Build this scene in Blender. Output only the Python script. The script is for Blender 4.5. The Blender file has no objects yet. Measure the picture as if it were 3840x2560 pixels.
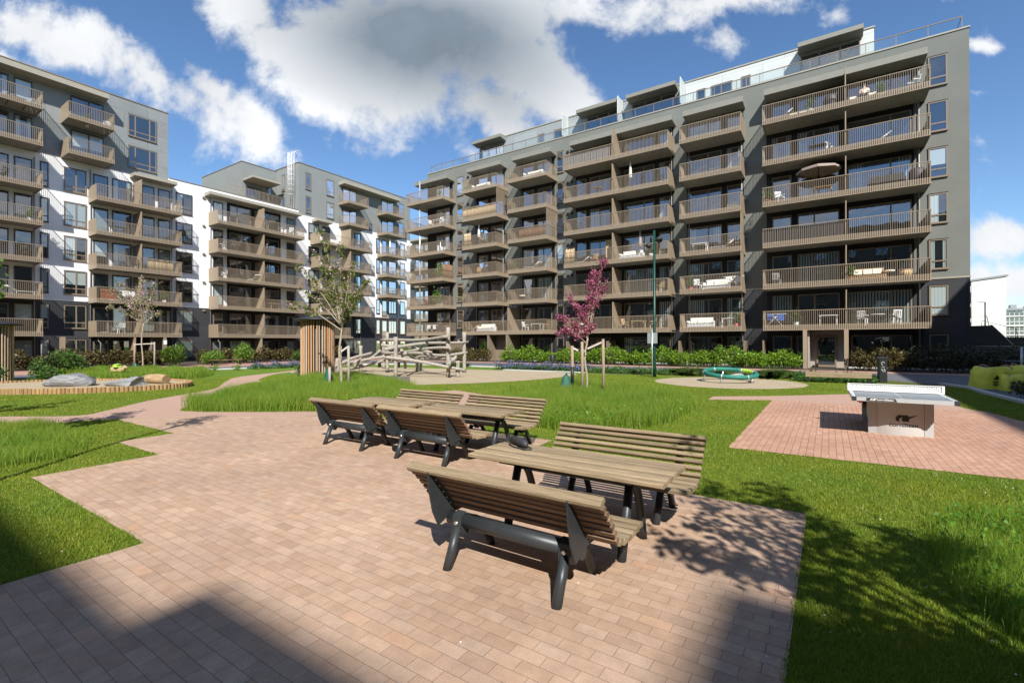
import bpy, math, random
import numpy as np
from mathutils import Vector, Matrix
rnd = random.Random(11)
RN = np.random.RandomState(5)
R = math.radians
C = bpy.context.scene.collection
SC = bpy.context.scene

class MB:
    """collects faces of one mesh"""
    def __init__(s): s.v = []; s.f = []; s.m = []; s.sm = []
    def add(s, vs, fs, mi=0, smooth=False):
        o = len(s.v); s.v.extend([tuple(p) for p in vs])
        for f in fs:
            s.f.append(tuple(i + o for i in f)); s.m.append(mi); s.sm.append(smooth)
        return s
    def box(s, x0, x1, y0, y1, z0, z1, mi=0):
        if x0 > x1: x0, x1 = x1, x0
        if y0 > y1: y0, y1 = y1, y0
        if z0 > z1: z0, z1 = z1, z0
        v = [(x0,y0,z0),(x1,y0,z0),(x1,y1,z0),(x0,y1,z0),(x0,y0,z1),(x1,y0,z1),(x1,y1,z1),(x0,y1,z1)]
        return s.add(v, [(0,3,2,1),(4,5,6,7),(0,1,5,4),(1,2,6,5),(2,3,7,6),(3,0,4,7)], mi)
    def sweep(s, p, q, sec, up=(0,0,1), mi=0, smooth=False):
        """extrude a 2d section (right, up) from p to q"""
        p = Vector(p); q = Vector(q); d = (q - p).normalized(); u = Vector(up)
        if abs(d.dot(u)) > .99: u = Vector((0,1,0))
        r = d.cross(u).normalized(); u = r.cross(d).normalized(); n = len(sec)
        v = [p + r*a + u*b for a, b in sec] + [q + r*a + u*b for a, b in sec]
        f = [(i, (i+1) % n, n + (i+1) % n, n + i) for i in range(n)]
        s.add(v, f, mi, smooth); o = len(s.v) - 2*n
        s.f += [tuple(o + i for i in reversed(range(n))), tuple(o + n + i for i in range(n))]; s.m += [mi, mi]; s.sm += [False, False]
        return s
    def bar(s, p, q, w, h, up=(0,0,1), mi=0, ch=0.0):
        w /= 2; h /= 2
        if ch: sec = [(-w+ch,-h),(w-ch,-h),(w,-h+ch),(w,h-ch),(w-ch,h),(-w+ch,h),(-w,h-ch),(-w,-h+ch)]
        else: sec = [(-w,-h),(w,-h),(w,h),(-w,h)]
        return s.sweep(p, q, sec, up, mi)
    def tube(s, pts, r, n=8, mi=0, cap=True, smooth=True):
        pts = [Vector(p) for p in pts]; k = len(pts)
        rr = r if isinstance(r, (list, tuple)) else [r]*k
        vs = []; prev = None
        for i, p in enumerate(pts):
            d = (pts[min(i+1,k-1)] - pts[max(i-1,0)]).normalized()
            if prev is None:
                a = Vector((0,0,1)) if abs(d.z) < .9 else Vector((1,0,0))
                u = d.cross(a).normalized()
            else:
                u = (prev - d*prev.dot(d)).normalized()
            w = d.cross(u); prev = u
            for j in range(n):
                t = 2*math.pi*j/n
                vs.append(p + (u*math.cos(t) + w*math.sin(t))*rr[i])
        f = [(i*n+j, i*n+(j+1)%n, (i+1)*n+(j+1)%n, (i+1)*n+j) for i in range(k-1) for j in range(n)]
        s.add(vs, f, mi, smooth)
        if cap:
            o = len(s.v) - k*n
            s.f += [tuple(o + j for j in reversed(range(n))), tuple(o + (k-1)*n + j for j in range(n))]; s.m += [mi,mi]; s.sm += [False,False]
        return s
    def lathe(s, prof, c=(0,0,0), n=16, mi=0, smooth=True):
        k = len(prof); vs = []
        for r, z in prof:
            for j in range(n):
                t = 2*math.pi*j/n; vs.append((c[0]+r*math.cos(t), c[1]+r*math.sin(t), c[2]+z))
        f = [(i*n+j, i*n+(j+1)%n, (i+1)*n+(j+1)%n, (i+1)*n+j) for i in range(k-1) for j in range(n)]
        return s.add(vs, f, mi, smooth)
    def prism(s, poly, z0, z1, mi=0, mi_top=None):
        n = len(poly)
        a = sum(poly[i][0]*poly[(i+1)%n][1]-poly[(i+1)%n][0]*poly[i][1] for i in range(n))
        if a < 0: poly = poly[::-1]
        v = [(x,y,z0) for x,y in poly] + [(x,y,z1) for x,y in poly]
        s.add(v, [(i,(i+1)%n,n+(i+1)%n,n+i) for i in range(n)], mi)
        s.add(v, [tuple(reversed(range(n)))], mi); s.add(v, [tuple(range(n,2*n))], mi if mi_top is None else mi_top)
        return s
    def sheet(s, poly, z, mi=0):
        n = len(poly)
        a = sum(poly[i][0]*poly[(i+1)%n][1]-poly[(i+1)%n][0]*poly[i][1] for i in range(n))
        if a < 0: poly = poly[::-1]
        return s.add([(x,y,z) for x,y in poly], [tuple(range(n))], mi)
    def shift(s, d):
        s.v = [(x+d[0], y+d[1], z+d[2]) for x,y,z in s.v]; return s
    def mapped(s, fn, flip=True):
        s.v = [fn(*p) for p in s.v]
        if flip: s.f = [tuple(reversed(f)) for f in s.f]
        return s
    def mesh(s, name, mats):
        me = bpy.data.meshes.new(name); me.from_pydata(s.v, [], s.f)
        for m in (mats if isinstance(mats, (list, tuple)) else [mats]): me.materials.append(m)
        me.polygons.foreach_set('material_index', s.m); me.polygons.foreach_set('use_smooth', s.sm)
        me.update(); return me

WL = {}
def link(o, parent=None, loc=(0,0,0), rz=0.0):
    C.objects.link(o); o.location = loc; o.rotation_euler = (0,0,rz)
    if parent is not None: o.parent = parent
    return o
def tag(o, label=None, cat=None, group=None, kind=None):
    if label: o['label'] = label
    if cat: o['category'] = cat
    if group: o['group'] = group
    if kind: o['kind'] = kind
    return o
def thing(name, label, cat, loc=(0,0,0), rz=0.0, group=None):
    o = bpy.data.objects.new(name, None); o.empty_display_size = .2
    link(o, None, loc, rz); WL[o.name] = Vector(loc)
    return tag(o, label, cat, group)
def obj(name, mb, mats=None, parent=None, loc=(0,0,0), rz=0.0):
    """mesh in local coordinates of its parent (or of loc)"""
    me = mb.mesh(name, mats) if isinstance(mb, MB) else mb
    return link(bpy.data.objects.new(name, me), parent, loc, rz)
def wobj(name, mb, mats, parent):
    """mesh given in world coordinates, child of a thing standing at WL"""
    d = WL[parent.name]; mb.shift((-d.x, -d.y, -d.z))
    return obj(name, mb, mats, parent)
def struct(name, mb, mats): return tag(obj(name, mb, mats), kind='structure')
def dup(o, loc=None, rz=None, parent=None, label=None):
    c = o.copy(); C.objects.link(c)
    if parent is not None: c.parent = parent
    if loc is not None: c.location = loc
    if rz is not None: c.rotation_euler = (0,0,rz)
    if label: c['label'] = label
    for ch in list(o.children): dup(ch, parent=c)
    return c
def np_mesh(name, verts, k, mats, smooth=False):
    """verts (n*k,3): n separate k-gons"""
    verts = np.asarray(verts, np.float32).reshape(-1,3); nv = len(verts); n = nv//k
    me = bpy.data.meshes.new(name)
    me.vertices.add(nv); me.vertices.foreach_set('co', verts.ravel())
    me.loops.add(nv); me.loops.foreach_set('vertex_index', np.arange(nv, dtype=np.int32))
    me.polygons.add(n); me.polygons.foreach_set('loop_start', np.arange(0, nv, k, dtype=np.int32))
    for m in (mats if isinstance(mats,(list,tuple)) else [mats]): me.materials.append(m)
    me.update(calc_edges=True); me.validate()
    return me
def inpoly(P, poly):
    x, y = P[:,0], P[:,1]; r = np.zeros(len(P), bool); n = len(poly)
    for i in range(n):
        x0,y0 = poly[i]; x1,y1 = poly[(i+1)%n]
        if y0 == y1: continue
        c = ((y0 > y) != (y1 > y)) & (x < (x1-x0)*(y-y0)/(y1-y0) + x0)
        r ^= c
    return r
def spline(pts, n=6, closed=True):
    """smooth outline through points"""
    out = []; k = len(pts)
    for i in range(k if closed else k-1):
        p0 = pts[(i-1)%k] if closed or i>0 else pts[i]; p1 = pts[i]; p2 = pts[(i+1)%k]; p3 = pts[(i+2)%k] if closed or i+2<k else p2
        for j in range(n):
            t = j/n
            out.append(tuple(.5*(2*b + (c-a)*t + (2*a-5*b+4*c-d)*t*t + (3*b-a-3*c+d)*t**3) for a,b,c,d in zip(p0,p1,p2,p3)))
    if not closed: out.append(tuple(pts[-1]))
    return out

# ---------------------------------------------------------------- materials
def srgb(*c): return tuple(((v/255)/12.92 if v/255 <= .04045 else ((v/255+.055)/1.055)**2.4) for v in c)
def newmat(name):
    m = bpy.data.materials.new(name); m.use_nodes = True
    nt = m.node_tree; nt.nodes.clear()
    return m, nt, nt.nodes, nt.links
def pm(name, c, rough=.6, metal=0.0, var=.12, ns=5.0, bump=0.0, bs=60.0, stretch=None, spec=.4, rand=0.0, island=0.0, detail=6, c2=None):
    """procedural principled material: noise in colour and in bump"""
    m, nt, N, L = newmat(name)
    out = N.new('ShaderNodeOutputMaterial'); b = N.new('ShaderNodeBsdfPrincipled'); L.new(b.outputs[0], out.inputs[0])
    b.inputs['Roughness'].default_value = rough; b.inputs['Metallic'].default_value = metal; b.inputs['Specular IOR Level'].default_value = spec
    tc = N.new('ShaderNodeTexCoord'); mp = N.new('ShaderNodeMapping'); L.new(tc.outputs['Object'], mp.inputs[0])
    if stretch: mp.inputs['Scale'].default_value = stretch
    no = N.new('ShaderNodeTexNoise'); no.inputs['Scale'].default_value = ns; no.inputs['Detail'].default_value = detail; no.inputs['Roughness'].default_value = .62
    L.new(mp.outputs[0], no.inputs['Vector'])
    cr = N.new('ShaderNodeValToRGB'); e = cr.color_ramp.elements
    e[0].position = .3; e[1].position = .7
    ca = tuple(v*(1-var) for v in c); cb = tuple(min(1, v*(1+var)) for v in (c2 or c))
    e[0].color = (*ca, 1); e[1].color = (*cb, 1)
    L.new(no.outputs['Fac'], cr.inputs[0]); col = cr.outputs[0]
    def scale_by(col, src, amt):
        mr = N.new('ShaderNodeMapRange'); mr.inputs['To Min'].default_value = 1-amt; mr.inputs['To Max'].default_value = 1+amt
        L.new(src, mr.inputs[0]); vm = N.new('ShaderNodeVectorMath'); vm.operation = 'SCALE'
        L.new(col, vm.inputs[0]); L.new(mr.outputs[0], vm.inputs['Scale']); return vm.outputs[0]
    if rand:
        oi = N.new('ShaderNodeObjectInfo'); col = scale_by(col, oi.outputs['Random'], rand)
    if island:
        g = N.new('ShaderNodeNewGeometry'); col = scale_by(col, g.outputs['Random Per Island'], island)
    L.new(col, b.inputs['Base Color'])
    if bump:
        n2 = N.new('ShaderNodeTexNoise'); n2.inputs['Scale'].default_value = bs; n2.inputs['Detail'].default_value = 4
        L.new(mp.outputs[0], n2.inputs['Vector'])
        bp = N.new('ShaderNodeBump'); bp.inputs['Strength'].default_value = bump; bp.inputs['Distance'].default_value = .01
        L.new(n2.outputs['Fac'], bp.inputs['Height']); L.new(bp.outputs[0], b.inputs['Normal'])
    return m
def leafmat(name, c, c2, trans=.35, rough=.5, c3=None, patch=None):
    m, nt, N, L = newmat(name)
    out = N.new('ShaderNodeOutputMaterial'); g = N.new('ShaderNodeNewGeometry')
    cr = N.new('ShaderNodeValToRGB'); e = cr.color_ramp.elements; e[0].color = (*c,1); e[1].color = (*c2,1)
    if c3:
        x = e.new(.85); x.color = (*c2,1); e[-1].color = (*c3,1)
    L.new(g.outputs['Random Per Island'], cr.inputs[0])
    b = N.new('ShaderNodeBsdfPrincipled'); b.inputs['Roughness'].default_value = rough; b.inputs['Specular IOR Level'].default_value = .3
    t = N.new('ShaderNodeBsdfTranslucent'); mx = N.new('ShaderNodeMixShader'); mx.inputs[0].default_value = trans
    L.new(cr.outputs[0], b.inputs['Base Color'])
    col = cr.outputs[0]
    if patch:
        tc = N.new('ShaderNodeTexCoord'); no = N.new('ShaderNodeTexNoise'); no.inputs['Scale'].default_value = .75; no.inputs['Detail'].default_value = 7; no.inputs['Roughness'].default_value = .68; L.new(tc.outputs['Object'], no.inputs['Vector'])
        mr = N.new('ShaderNodeMapRange'); mr.inputs['From Min'].default_value = .40; mr.inputs['From Max'].default_value = .68; L.new(no.outputs['Fac'], mr.inputs[0])
        mp = N.new('ShaderNodeMix'); mp.data_type = 'RGBA'; mp.blend_type = 'MULTIPLY'; mp.inputs['B'].default_value = (*patch,1); L.new(mr.outputs[0], mp.inputs['Factor']); L.new(col, mp.inputs['A']); col = mp.outputs['Result']
        L.new(col, b.inputs['Base Color'])
    hs = N.new('ShaderNodeHueSaturation'); hs.inputs['Value'].default_value = 1.25; L.new(col, hs.inputs['Color']); L.new(hs.outputs[0], t.inputs['Color'])
    L.new(b.outputs[0], mx.inputs[1]); L.new(t.outputs[0], mx.inputs[2]); L.new(mx.outputs[0], out.inputs[0])
    return m
def glassmat(name, tint, refl=.3, alpha=.72):
    m, nt, N, L = newmat(name)
    out = N.new('ShaderNodeOutputMaterial'); tr = N.new('ShaderNodeBsdfTransparent'); tr.inputs[0].default_value = (*tint,1)
    gl = N.new('ShaderNodeBsdfGlossy'); gl.inputs['Roughness'].default_value = .015; gl.inputs['Color'].default_value = (.92,.95,1,1)
    fr = N.new('ShaderNodeFresnel'); fr.inputs['IOR'].default_value = 1.6
    ma = N.new('ShaderNodeMath'); ma.operation = 'ADD'; ma.use_clamp = True; ma.inputs[1].default_value = refl; L.new(fr.outputs[0], ma.inputs[0])
    # a slow waviness of the panes
    tc = N.new('ShaderNodeTexCoord'); no = N.new('ShaderNodeTexNoise'); no.inputs['Scale'].default_value = 1.3; no.inputs['Detail'].default_value = 1
    L.new(tc.outputs['Object'], no.inputs['Vector']); bp = N.new('ShaderNodeBump'); bp.inputs['Strength'].default_value = .012; bp.inputs['Distance'].default_value = .2
    L.new(no.outputs['Fac'], bp.inputs['Height']); L.new(bp.outputs[0], gl.inputs['Normal'])
    mx = N.new('ShaderNodeMixShader'); L.new(ma.outputs[0], mx.inputs[0]); L.new(tr.outputs[0], mx.inputs[1]); L.new(gl.outputs[0], mx.inputs[2]); L.new(mx.outputs[0], out.inputs[0])
    return m
def pavermat(name, c1, c2, cm, bw, bh, mort=.004, rot=0.0, dirt=.12):
    m, nt, N, L = newmat(name)
    out = N.new('ShaderNodeOutputMaterial'); b = N.new('ShaderNodeBsdfPrincipled'); L.new(b.outputs[0], out.inputs[0])
    b.inputs['Roughness'].default_value = .82; b.inputs['Specular IOR Level'].default_value = .25
    tc = N.new('ShaderNodeTexCoord'); mp = N.new('ShaderNodeMapping'); mp.inputs['Rotation'].default_value = (0,0,rot)
    L.new(tc.outputs['Object'], mp.inputs[0])
    wn = N.new('ShaderNodeTexNoise'); wn.inputs['Scale'].default_value = 14; L.new(mp.outputs[0], wn.inputs['Vector'])
    ad = N.new('ShaderNodeVectorMath'); ad.operation = 'MULTIPLY_ADD'; ad.inputs[1].default_value = (.006,.006,0); L.new(wn.outputs['Color'], ad.inputs[0]); L.new(mp.outputs[0], ad.inputs[2])
    br = N.new('ShaderNodeTexBrick'); br.inputs['Scale'].default_value = 1; br.inputs['Brick Width'].default_value = bw; br.inputs['Row Height'].default_value = bh
    br.inputs['Mortar Size'].default_value = mort; br.inputs['Mortar Smooth'].default_value = .2; br.offset = .5
    br.inputs['Color1'].default_value = (*c1,1); br.inputs['Color2'].default_value = (*c2,1); br.inputs['Mortar'].default_value = (*cm,1)
    L.new(ad.outputs[0], br.inputs['Vector'])
    col = br.outputs['Color']
    sp = N.new('ShaderNodeSeparateXYZ'); L.new(ad.outputs[0], sp.inputs[0])
    def mth(op, a, bb=None):
        q = N.new('ShaderNodeMath'); q.operation = op
        for i, v in enumerate((a, bb)):
            if v is None: continue
            if isinstance(v, (int, float)): q.inputs[i].default_value = v
            else: L.new(v, q.inputs[i])
        return q.outputs[0]
    row = mth('FLOOR', mth('DIVIDE', sp.outputs[1], bh)); par = mth('SUBTRACT', 1.0, mth('ABSOLUTE', mth('MODULO', row, 2.0)))
    colm = mth('FLOOR', mth('DIVIDE', mth('ADD', sp.outputs[0], mth('MULTIPLY', par, bw*.5)), bw))
    cb = N.new('ShaderNodeCombineXYZ'); L.new(row, cb.inputs[0]); L.new(colm, cb.inputs[1]); w2 = N.new('ShaderNodeTexWhiteNoise'); w2.noise_dimensions = '2D'; L.new(cb.outputs[0], w2.inputs['Vector'])
    od = N.new('ShaderNodeValToRGB'); el = od.color_ramp.elements; od.color_ramp.interpolation = 'CONSTANT'; el[0].color = (.93,.93,.94,1); el[1].position = .07; el[1].color = (.975,.975,.975,1)
    for ps, cc in ((.3,(1,1,1)),(.62,(1.025,1.02,1.01)),(.86,(1.05,1.04,1.02)),(.972,(1.07,.985,.92)),(.988,(.89,.89,.90))):
        x_ = el.new(ps); x_.color = (*cc,1)
    L.new(w2.outputs['Value'], od.inputs[0]); mu = N.new('ShaderNodeVectorMath'); mu.operation = 'MULTIPLY'; L.new(col, mu.inputs[0]); L.new(od.outputs[0], mu.inputs[1]); col = mu.outputs[0]
    st = N.new('ShaderNodeTexNoise'); st.inputs['Scale'].default_value = 1.7; st.inputs['Detail'].default_value = 9; st.inputs['Roughness'].default_value = .7; L.new(tc.outputs['Object'], st.inputs['Vector'])
    sm = N.new('ShaderNodeMapRange'); sm.inputs['From Min'].default_value = .60; sm.inputs['From Max'].default_value = .78; sm.inputs['To Max'].default_value = .5; L.new(st.outputs['Fac'], sm.inputs[0])
    sx_ = N.new('ShaderNodeMix'); sx_.data_type = 'RGBA'; sx_.inputs['B'].default_value = (*[min(1,(a+e)*.5*1.22) for a, e in zip(c1, c2)],1); L.new(sm.outputs[0], sx_.inputs['Factor']); L.new(col, sx_.inputs['A']); col = sx_.outputs['Result']
    for sc, amt, det in ((.55, dirt, 3), (9.0, .10, 5), (140.0, .16, 2)):
        no = N.new('ShaderNodeTexNoise'); no.inputs['Scale'].default_value = sc; no.inputs['Detail'].default_value = det; L.new(tc.outputs['Object'], no.inputs['Vector'])
        mr = N.new('ShaderNodeMapRange'); mr.inputs['From Min'].default_value = .3; mr.inputs['From Max'].default_value = .7; mr.inputs['To Min'].default_value = 1-amt; mr.inputs['To Max'].default_value = 1+amt
        L.new(no.outputs['Fac'], mr.inputs[0]); vm = N.new('ShaderNodeVectorMath'); vm.operation = 'SCALE'; L.new(col, vm.inputs[0]); L.new(mr.outputs[0], vm.inputs['Scale']); col = vm.outputs[0]
    L.new(col, b.inputs['Base Color'])
    bp = N.new('ShaderNodeBump'); bp.inputs['Strength'].default_value = .55; bp.inputs['Distance'].default_value = .006; bp.invert = True
    L.new(br.outputs['Fac'], bp.inputs['Height'])
    n3 = N.new('ShaderNodeTexNoise'); n3.inputs['Scale'].default_value = 180; L.new(tc.outputs['Object'], n3.inputs['Vector'])
    b2 = N.new('ShaderNodeBump'); b2.inputs['Strength'].default_value = .25; b2.inputs['Distance'].default_value = .003; L.new(n3.outputs['Fac'], b2.inputs['Height']); L.new(bp.outputs[0], b2.inputs['Normal'])
    L.new(b2.outputs[0], b.inputs['Normal'])
    return m
def panelmat(name, c, pw, ph, line, rough=.7, mort=.012, off=0.0, var=.06):
    """facade panels: joints run in u (x+y) and z"""
    m, nt, N, L = newmat(name)
    out = N.new('ShaderNodeOutputMaterial'); b = N.new('ShaderNodeBsdfPrincipled'); L.new(b.outputs[0], out.inputs[0])
    b.inputs['Roughness'].default_value = rough; b.inputs['Specular IOR Level'].default_value = .3
    tc = N.new('ShaderNodeTexCoord'); sx = N.new('ShaderNodeSeparateXYZ'); L.new(tc.outputs['Object'], sx.inputs[0])
    a = N.new('ShaderNodeMath'); a.operation = 'ADD'; L.new(sx.outputs[0], a.inputs[0]); L.new(sx.outputs[1], a.inputs[1])
    cx = N.new('ShaderNodeCombineXYZ'); L.new(a.outputs[0], cx.inputs[0]); L.new(sx.outputs[2], cx.inputs[1])
    br = N.new('ShaderNodeTexBrick'); br.offset = off; br.inputs['Scale'].default_value = 1; br.inputs['Brick Width'].default_value = pw; br.inputs['Row Height'].default_value = ph
    br.inputs['Mortar Size'].default_value = mort; br.inputs['Mortar Smooth'].default_value = .1
    br.inputs['Color1'].default_value = (*[v*(1-var) for v in c],1); br.inputs['Color2'].default_value = (*[v*(1+var) for v in c],1); br.inputs['Mortar'].default_value = (*line,1)
    L.new(cx.outputs[0], br.inputs['Vector'])
    no = N.new('ShaderNodeTexNoise'); no.inputs['Scale'].default_value = .6; no.inputs['Detail'].default_value = 7; no.inputs['Roughness'].default_value = .65; L.new(tc.outputs['Object'], no.inputs['Vector'])
    mr = N.new('ShaderNodeMapRange'); mr.inputs['From Min'].default_value = .3; mr.inputs['From Max'].default_value = .7; mr.inputs['To Min'].default_value = .92; mr.inputs['To Max'].default_value = 1.07; L.new(no.outputs['Fac'], mr.inputs[0])
    vm = N.new('ShaderNodeVectorMath'); vm.operation = 'SCALE'; L.new(br.outputs['Color'], vm.inputs[0]); L.new(mr.outputs[0], vm.inputs['Scale']); L.new(vm.outputs[0], b.inputs['Base Color'])
    n2 = N.new('ShaderNodeTexNoise'); n2.inputs['Scale'].default_value = 25; n2.inputs['Detail'].default_value = 5; L.new(tc.outputs['Object'], n2.inputs['Vector'])
    bp = N.new('ShaderNodeBump'); bp.inputs['Strength'].default_value = .12; bp.inputs['Distance'].default_value = .02; L.new(n2.outputs['Fac'], bp.inputs['Height']); L.new(bp.outputs[0], b.inputs['Normal'])
    return m
M = {}
M['grey_wall'] = panelmat('grey_render', (.172,.181,.163), 40, 40, (.18,.18,.16), .85)
M['grey_panel'] = panelmat('grey_panels', (.235,.25,.25), 3.6, 1.48, (.13,.14,.14), .6, .014, .5)
M['light_panel'] = panelmat('light_panels', (.55,.58,.565), 3.0, 1.42, (.36,.38,.37), .5, .018, .5)
M['mid_panel'] = panelmat('mid_panels', (.30,.33,.335), 3.0, 1.42, (.18,.19,.19), .5, .018, .5)
M['white_wall'] = panelmat('white_render', (.80,.80,.79), 50, 2.9685, (.74,.74,.73), .85, .008)
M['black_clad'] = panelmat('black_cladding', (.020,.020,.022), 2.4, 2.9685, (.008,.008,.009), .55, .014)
M['base_clad'] = panelmat('dark_base', (.045,.046,.050), 1.9, 1.9, (.022,.022,.024), .5, .012)
M['brown_clad'] = panelmat('brown_cladding', (.030,.022,.017), .14, 9.0, (.012,.009,.008), .6, .012)
M['bronze'] = pm('bronze_metal', (.30,.235,.162), .45, 0, .05, 3, spec=.45)
M['bronze_frame'] = pm('bronze_frame', (.22,.175,.125), .45, 0, .05, 3)
M['dark_frame'] = pm('dark_brown_frame', (.075,.06,.05), .45, 0, .05, 3)
M['concrete'] = pm('concrete_soffit', (.27,.255,.22), .9, 0, .14, 2.2, .1, 30)
M['concrete_l'] = pm('pale_concrete', (.50,.49,.46), .9, 0, .12, 5, .15, 40)
M['canopy_r'] = pm('canopy_grey', (.225,.222,.19), .65, 0, .06, 3)
M['canopy'] = pm('canopy_sheet', (.33,.31,.25), .6, 0, .06, 3)
M['steel'] = pm('galvanised_steel', (.52,.55,.57), .4, .6, .1, 8)
M['pipe'] = pm('pipe_grey', (.33,.32,.30), .45, .2, .08, 8)
M['dark_metal'] = pm('dark_metal', (.025,.027,.029), .45, .2, .1, 9)
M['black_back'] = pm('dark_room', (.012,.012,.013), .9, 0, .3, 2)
M['glass'] = glassmat('window_glass', (.80,.86,.86), .16)
M['rail_glass'] = glassmat('railing_glass', (.84,.9,.89), .06)
M['curtain'] = pm('curtain_pale', (.55,.58,.56), .9, 0, .12, 3, stretch=(30,30,1))
M['curtain_w'] = pm('curtain_white', (.78,.79,.78), .9, 0, .08, 3, stretch=(30,30,1))
M['blind_g'] = pm('blind_grey_green', (.33,.38,.36), .8, 0, .05, 3)
M['curtain_r'] = pm('curtain_rust', (.16,.07,.04), .9, 0, .2, 3, stretch=(30,30,1))
M['lawn'] = None
M['sand'] = pm('play_sand', (.36,.292,.195), .95, 0, .13, 1.4, .6, 55, detail=12)
M['gravel'] = pm('pink_gravel', (.40,.262,.200), .95, 0, .28, 55, .8, 120, detail=3)
M['asphalt'] = pm('asphalt', (.115,.12,.13), .85, 0, .16, 3, .3, 160, detail=12)
M['soil'] = pm('soil', (.055,.042,.032), .95, 0, .35, 8, .7, 50)
M['kerb'] = pm('kerb_stone', (.50,.50,.475), .85, 0, .12, 7, .15, 40)
M['paver'] = pavermat('plaza_pavers', (.375,.252,.172), (.43,.305,.22), (.235,.163,.12), .21, .105, .0024)
M['redpaver'] = pavermat('red_pavers', (.40,.228,.155), (.45,.275,.195), (.20,.115,.08), .21, .105, .0045, R(90), .10)
M['walkpaver'] = pavermat('walk_pavers', (.35,.20,.15), (.42,.25,.19), (.21,.13,.10), .42, .21, .006)
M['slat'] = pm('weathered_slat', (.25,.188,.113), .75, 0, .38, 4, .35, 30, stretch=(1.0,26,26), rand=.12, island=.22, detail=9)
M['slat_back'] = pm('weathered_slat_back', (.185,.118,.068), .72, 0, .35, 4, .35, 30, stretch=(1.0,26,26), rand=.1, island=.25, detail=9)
M['graphite'] = pm('graphite_metal', (.040,.046,.050), .42, .25, .12, 10, .05, 90)
M['bolt'] = pm('bolt_steel', (.62,.62,.60), .3, .9, .05, 8)
M['log'] = pm('grey_log', (.32,.29,.245), .85, 0, .42, 3, .4, 20, stretch=(6,6,1.2), detail=10)
M['larch'] = pm('larch_slat', (.47,.235,.095), .7, 0, .22, 3, .2, 30, stretch=(14,14,.8), island=.28, detail=9)
M['larch_old'] = pm('larch_weathered', (.46,.33,.225), .75, 0, .2, 3, .2, 30, stretch=(14,14,.8), island=.2, detail=9)
M['palis'] = pm('palisade_wood', (.33,.205,.095), .8, 0, .26, 3, .3, 26, stretch=(10,10,1.2), island=.2, detail=8)
M['timber'] = pm('dark_timber', (.13,.115,.10), .85, 0, .3, 4, .4, 20, stretch=(2,8,8))
M['stake'] = pm('stake_wood', (.30,.225,.16), .85, 0, .25, 5, .3, 30, stretch=(8,8,1))
M['stake_g'] = pm('stake_grey', (.33,.29,.24), .85, 0, .25, 5, .3, 30, stretch=(8,8,1))
M['strap'] = pm('strap_cloth', (.52,.48,.40), .9, 0, .12, 12)
M['bark'] = pm('bark_light', (.34,.28,.21), .85, 0, .3, 9, .5, 30, stretch=(1,1,3))
M['bark_d'] = pm('bark_dark', (.12,.095,.075), .9, 0, .3, 9, .5, 30)
M['rock'] = pm('driftwood_grey', (.21,.213,.215), .85, 0, .6, 2.4, .8, 9, stretch=(.6,3,7), detail=12)
M['logw'] = pm('barkless_log', (.36,.25,.135), .85, 0, .35, 2.5, .6, 9, stretch=(1.0,6,6), detail=10)
M['black_roof'] = pm('black_roof', (.022,.024,.028), .5, 0, .2, 4)
M['green_post'] = pm('green_post', (.008,.052,.034), .4, .1, .1, 6)
M['teal'] = pm('teal_rope', (.018,.165,.125), .6, 0, .15, 14, .3, 60)
M['lime'] = pm('lime_rope', (.33,.55,.06), .6, 0, .12, 14, .3, 60)
M['white'] = pm('white_paint', (.78,.78,.77), .5, 0, .04, 4)
M['grey_ttop'] = pm('table_blue_grey', (.17,.20,.225), .38, 0, .06, 5)
M['alu'] = pm('aluminium_edge', (.56,.58,.59), .35, .3, .05, 5)
M['ped'] = pm('pedestal_panel', (.45,.44,.42), .6, 0, .05, 3)
M['ink'] = pm('black_ink', (.018,.018,.02), .5, 0, .1, 4)
M['red'] = pm('red_plastic', (.55,.03,.03), .4, 0, .05, 4)
M['yellow'] = pm('yellow_bag', (.74,.72,.085), .5, 0, .14, 3, .9, 7)
M['bagflap'] = pm('bag_lining', (.38,.22,.20), .7, 0, .2, 5)
M['green_bag'] = pm('green_bag', (.018,.095,.07), .5, 0, .2, 5, .2, 20)
M['wood_c'] = pm('pale_wood', (.50,.36,.2), .7, 0, .18, 4, stretch=(1,10,10), rand=.15)
M['wicker'] = pm('wicker_tan', (.34,.22,.11), .8, 0, .3, 30, .4, 60, rand=.2)
M['reed'] = pm('reed_screen', (.47,.36,.22), .85, 0, .35, 5, .4, 30, stretch=(22,22,1.0), island=.2)
M['reed_d'] = pm('reed_screen_brown', (.21,.115,.065), .85, 0, .35, 5, .4, 30, stretch=(22,22,1.0), island=.2)
M['plastic_d'] = pm('dark_plastic', (.035,.035,.038), .55, 0, .2, 6)
M['plastic_g'] = pm('grey_textile', (.25,.25,.25), .8, 0, .15, 6)
M['cream'] = pm('cream_cloth', (.68,.64,.54), .9, 0, .1, 5)
M['taupe'] = pm('taupe_cloth', (.36,.29,.25), .9, 0, .1, 5)
M['pink'] = pm('pink_plastic', (.72,.12,.16), .5, 0, .1, 5)
M['rust'] = pm('rust_cloth', (.26,.075,.035), .9, 0, .2, 5)
M['terracotta'] = pm('terracotta', (.40,.17,.09), .85, 0, .15, 6)
M['blue_cloth'] = pm('blue_cloth', (.05,.12,.40), .9, 0, .15, 6)
M['leaf_potted'] = leafmat('potted_leaf', (.05,.11,.03), (.12,.22,.06))
M['skin'] = pm('skin', (.55,.33,.24), .6, 0, .04, 6)
M['hair'] = pm('hair', (.07,.035,.02), .7, 0, .2, 20)
M['far_wall'] = panelmat('far_white', (.80,.80,.77), 4, .42, (.68,.68,.66), .8, .012, .5)
M['far_grey'] = pm('far_trim', (.30,.30,.31), .7, 0, .1, 3)
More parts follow.
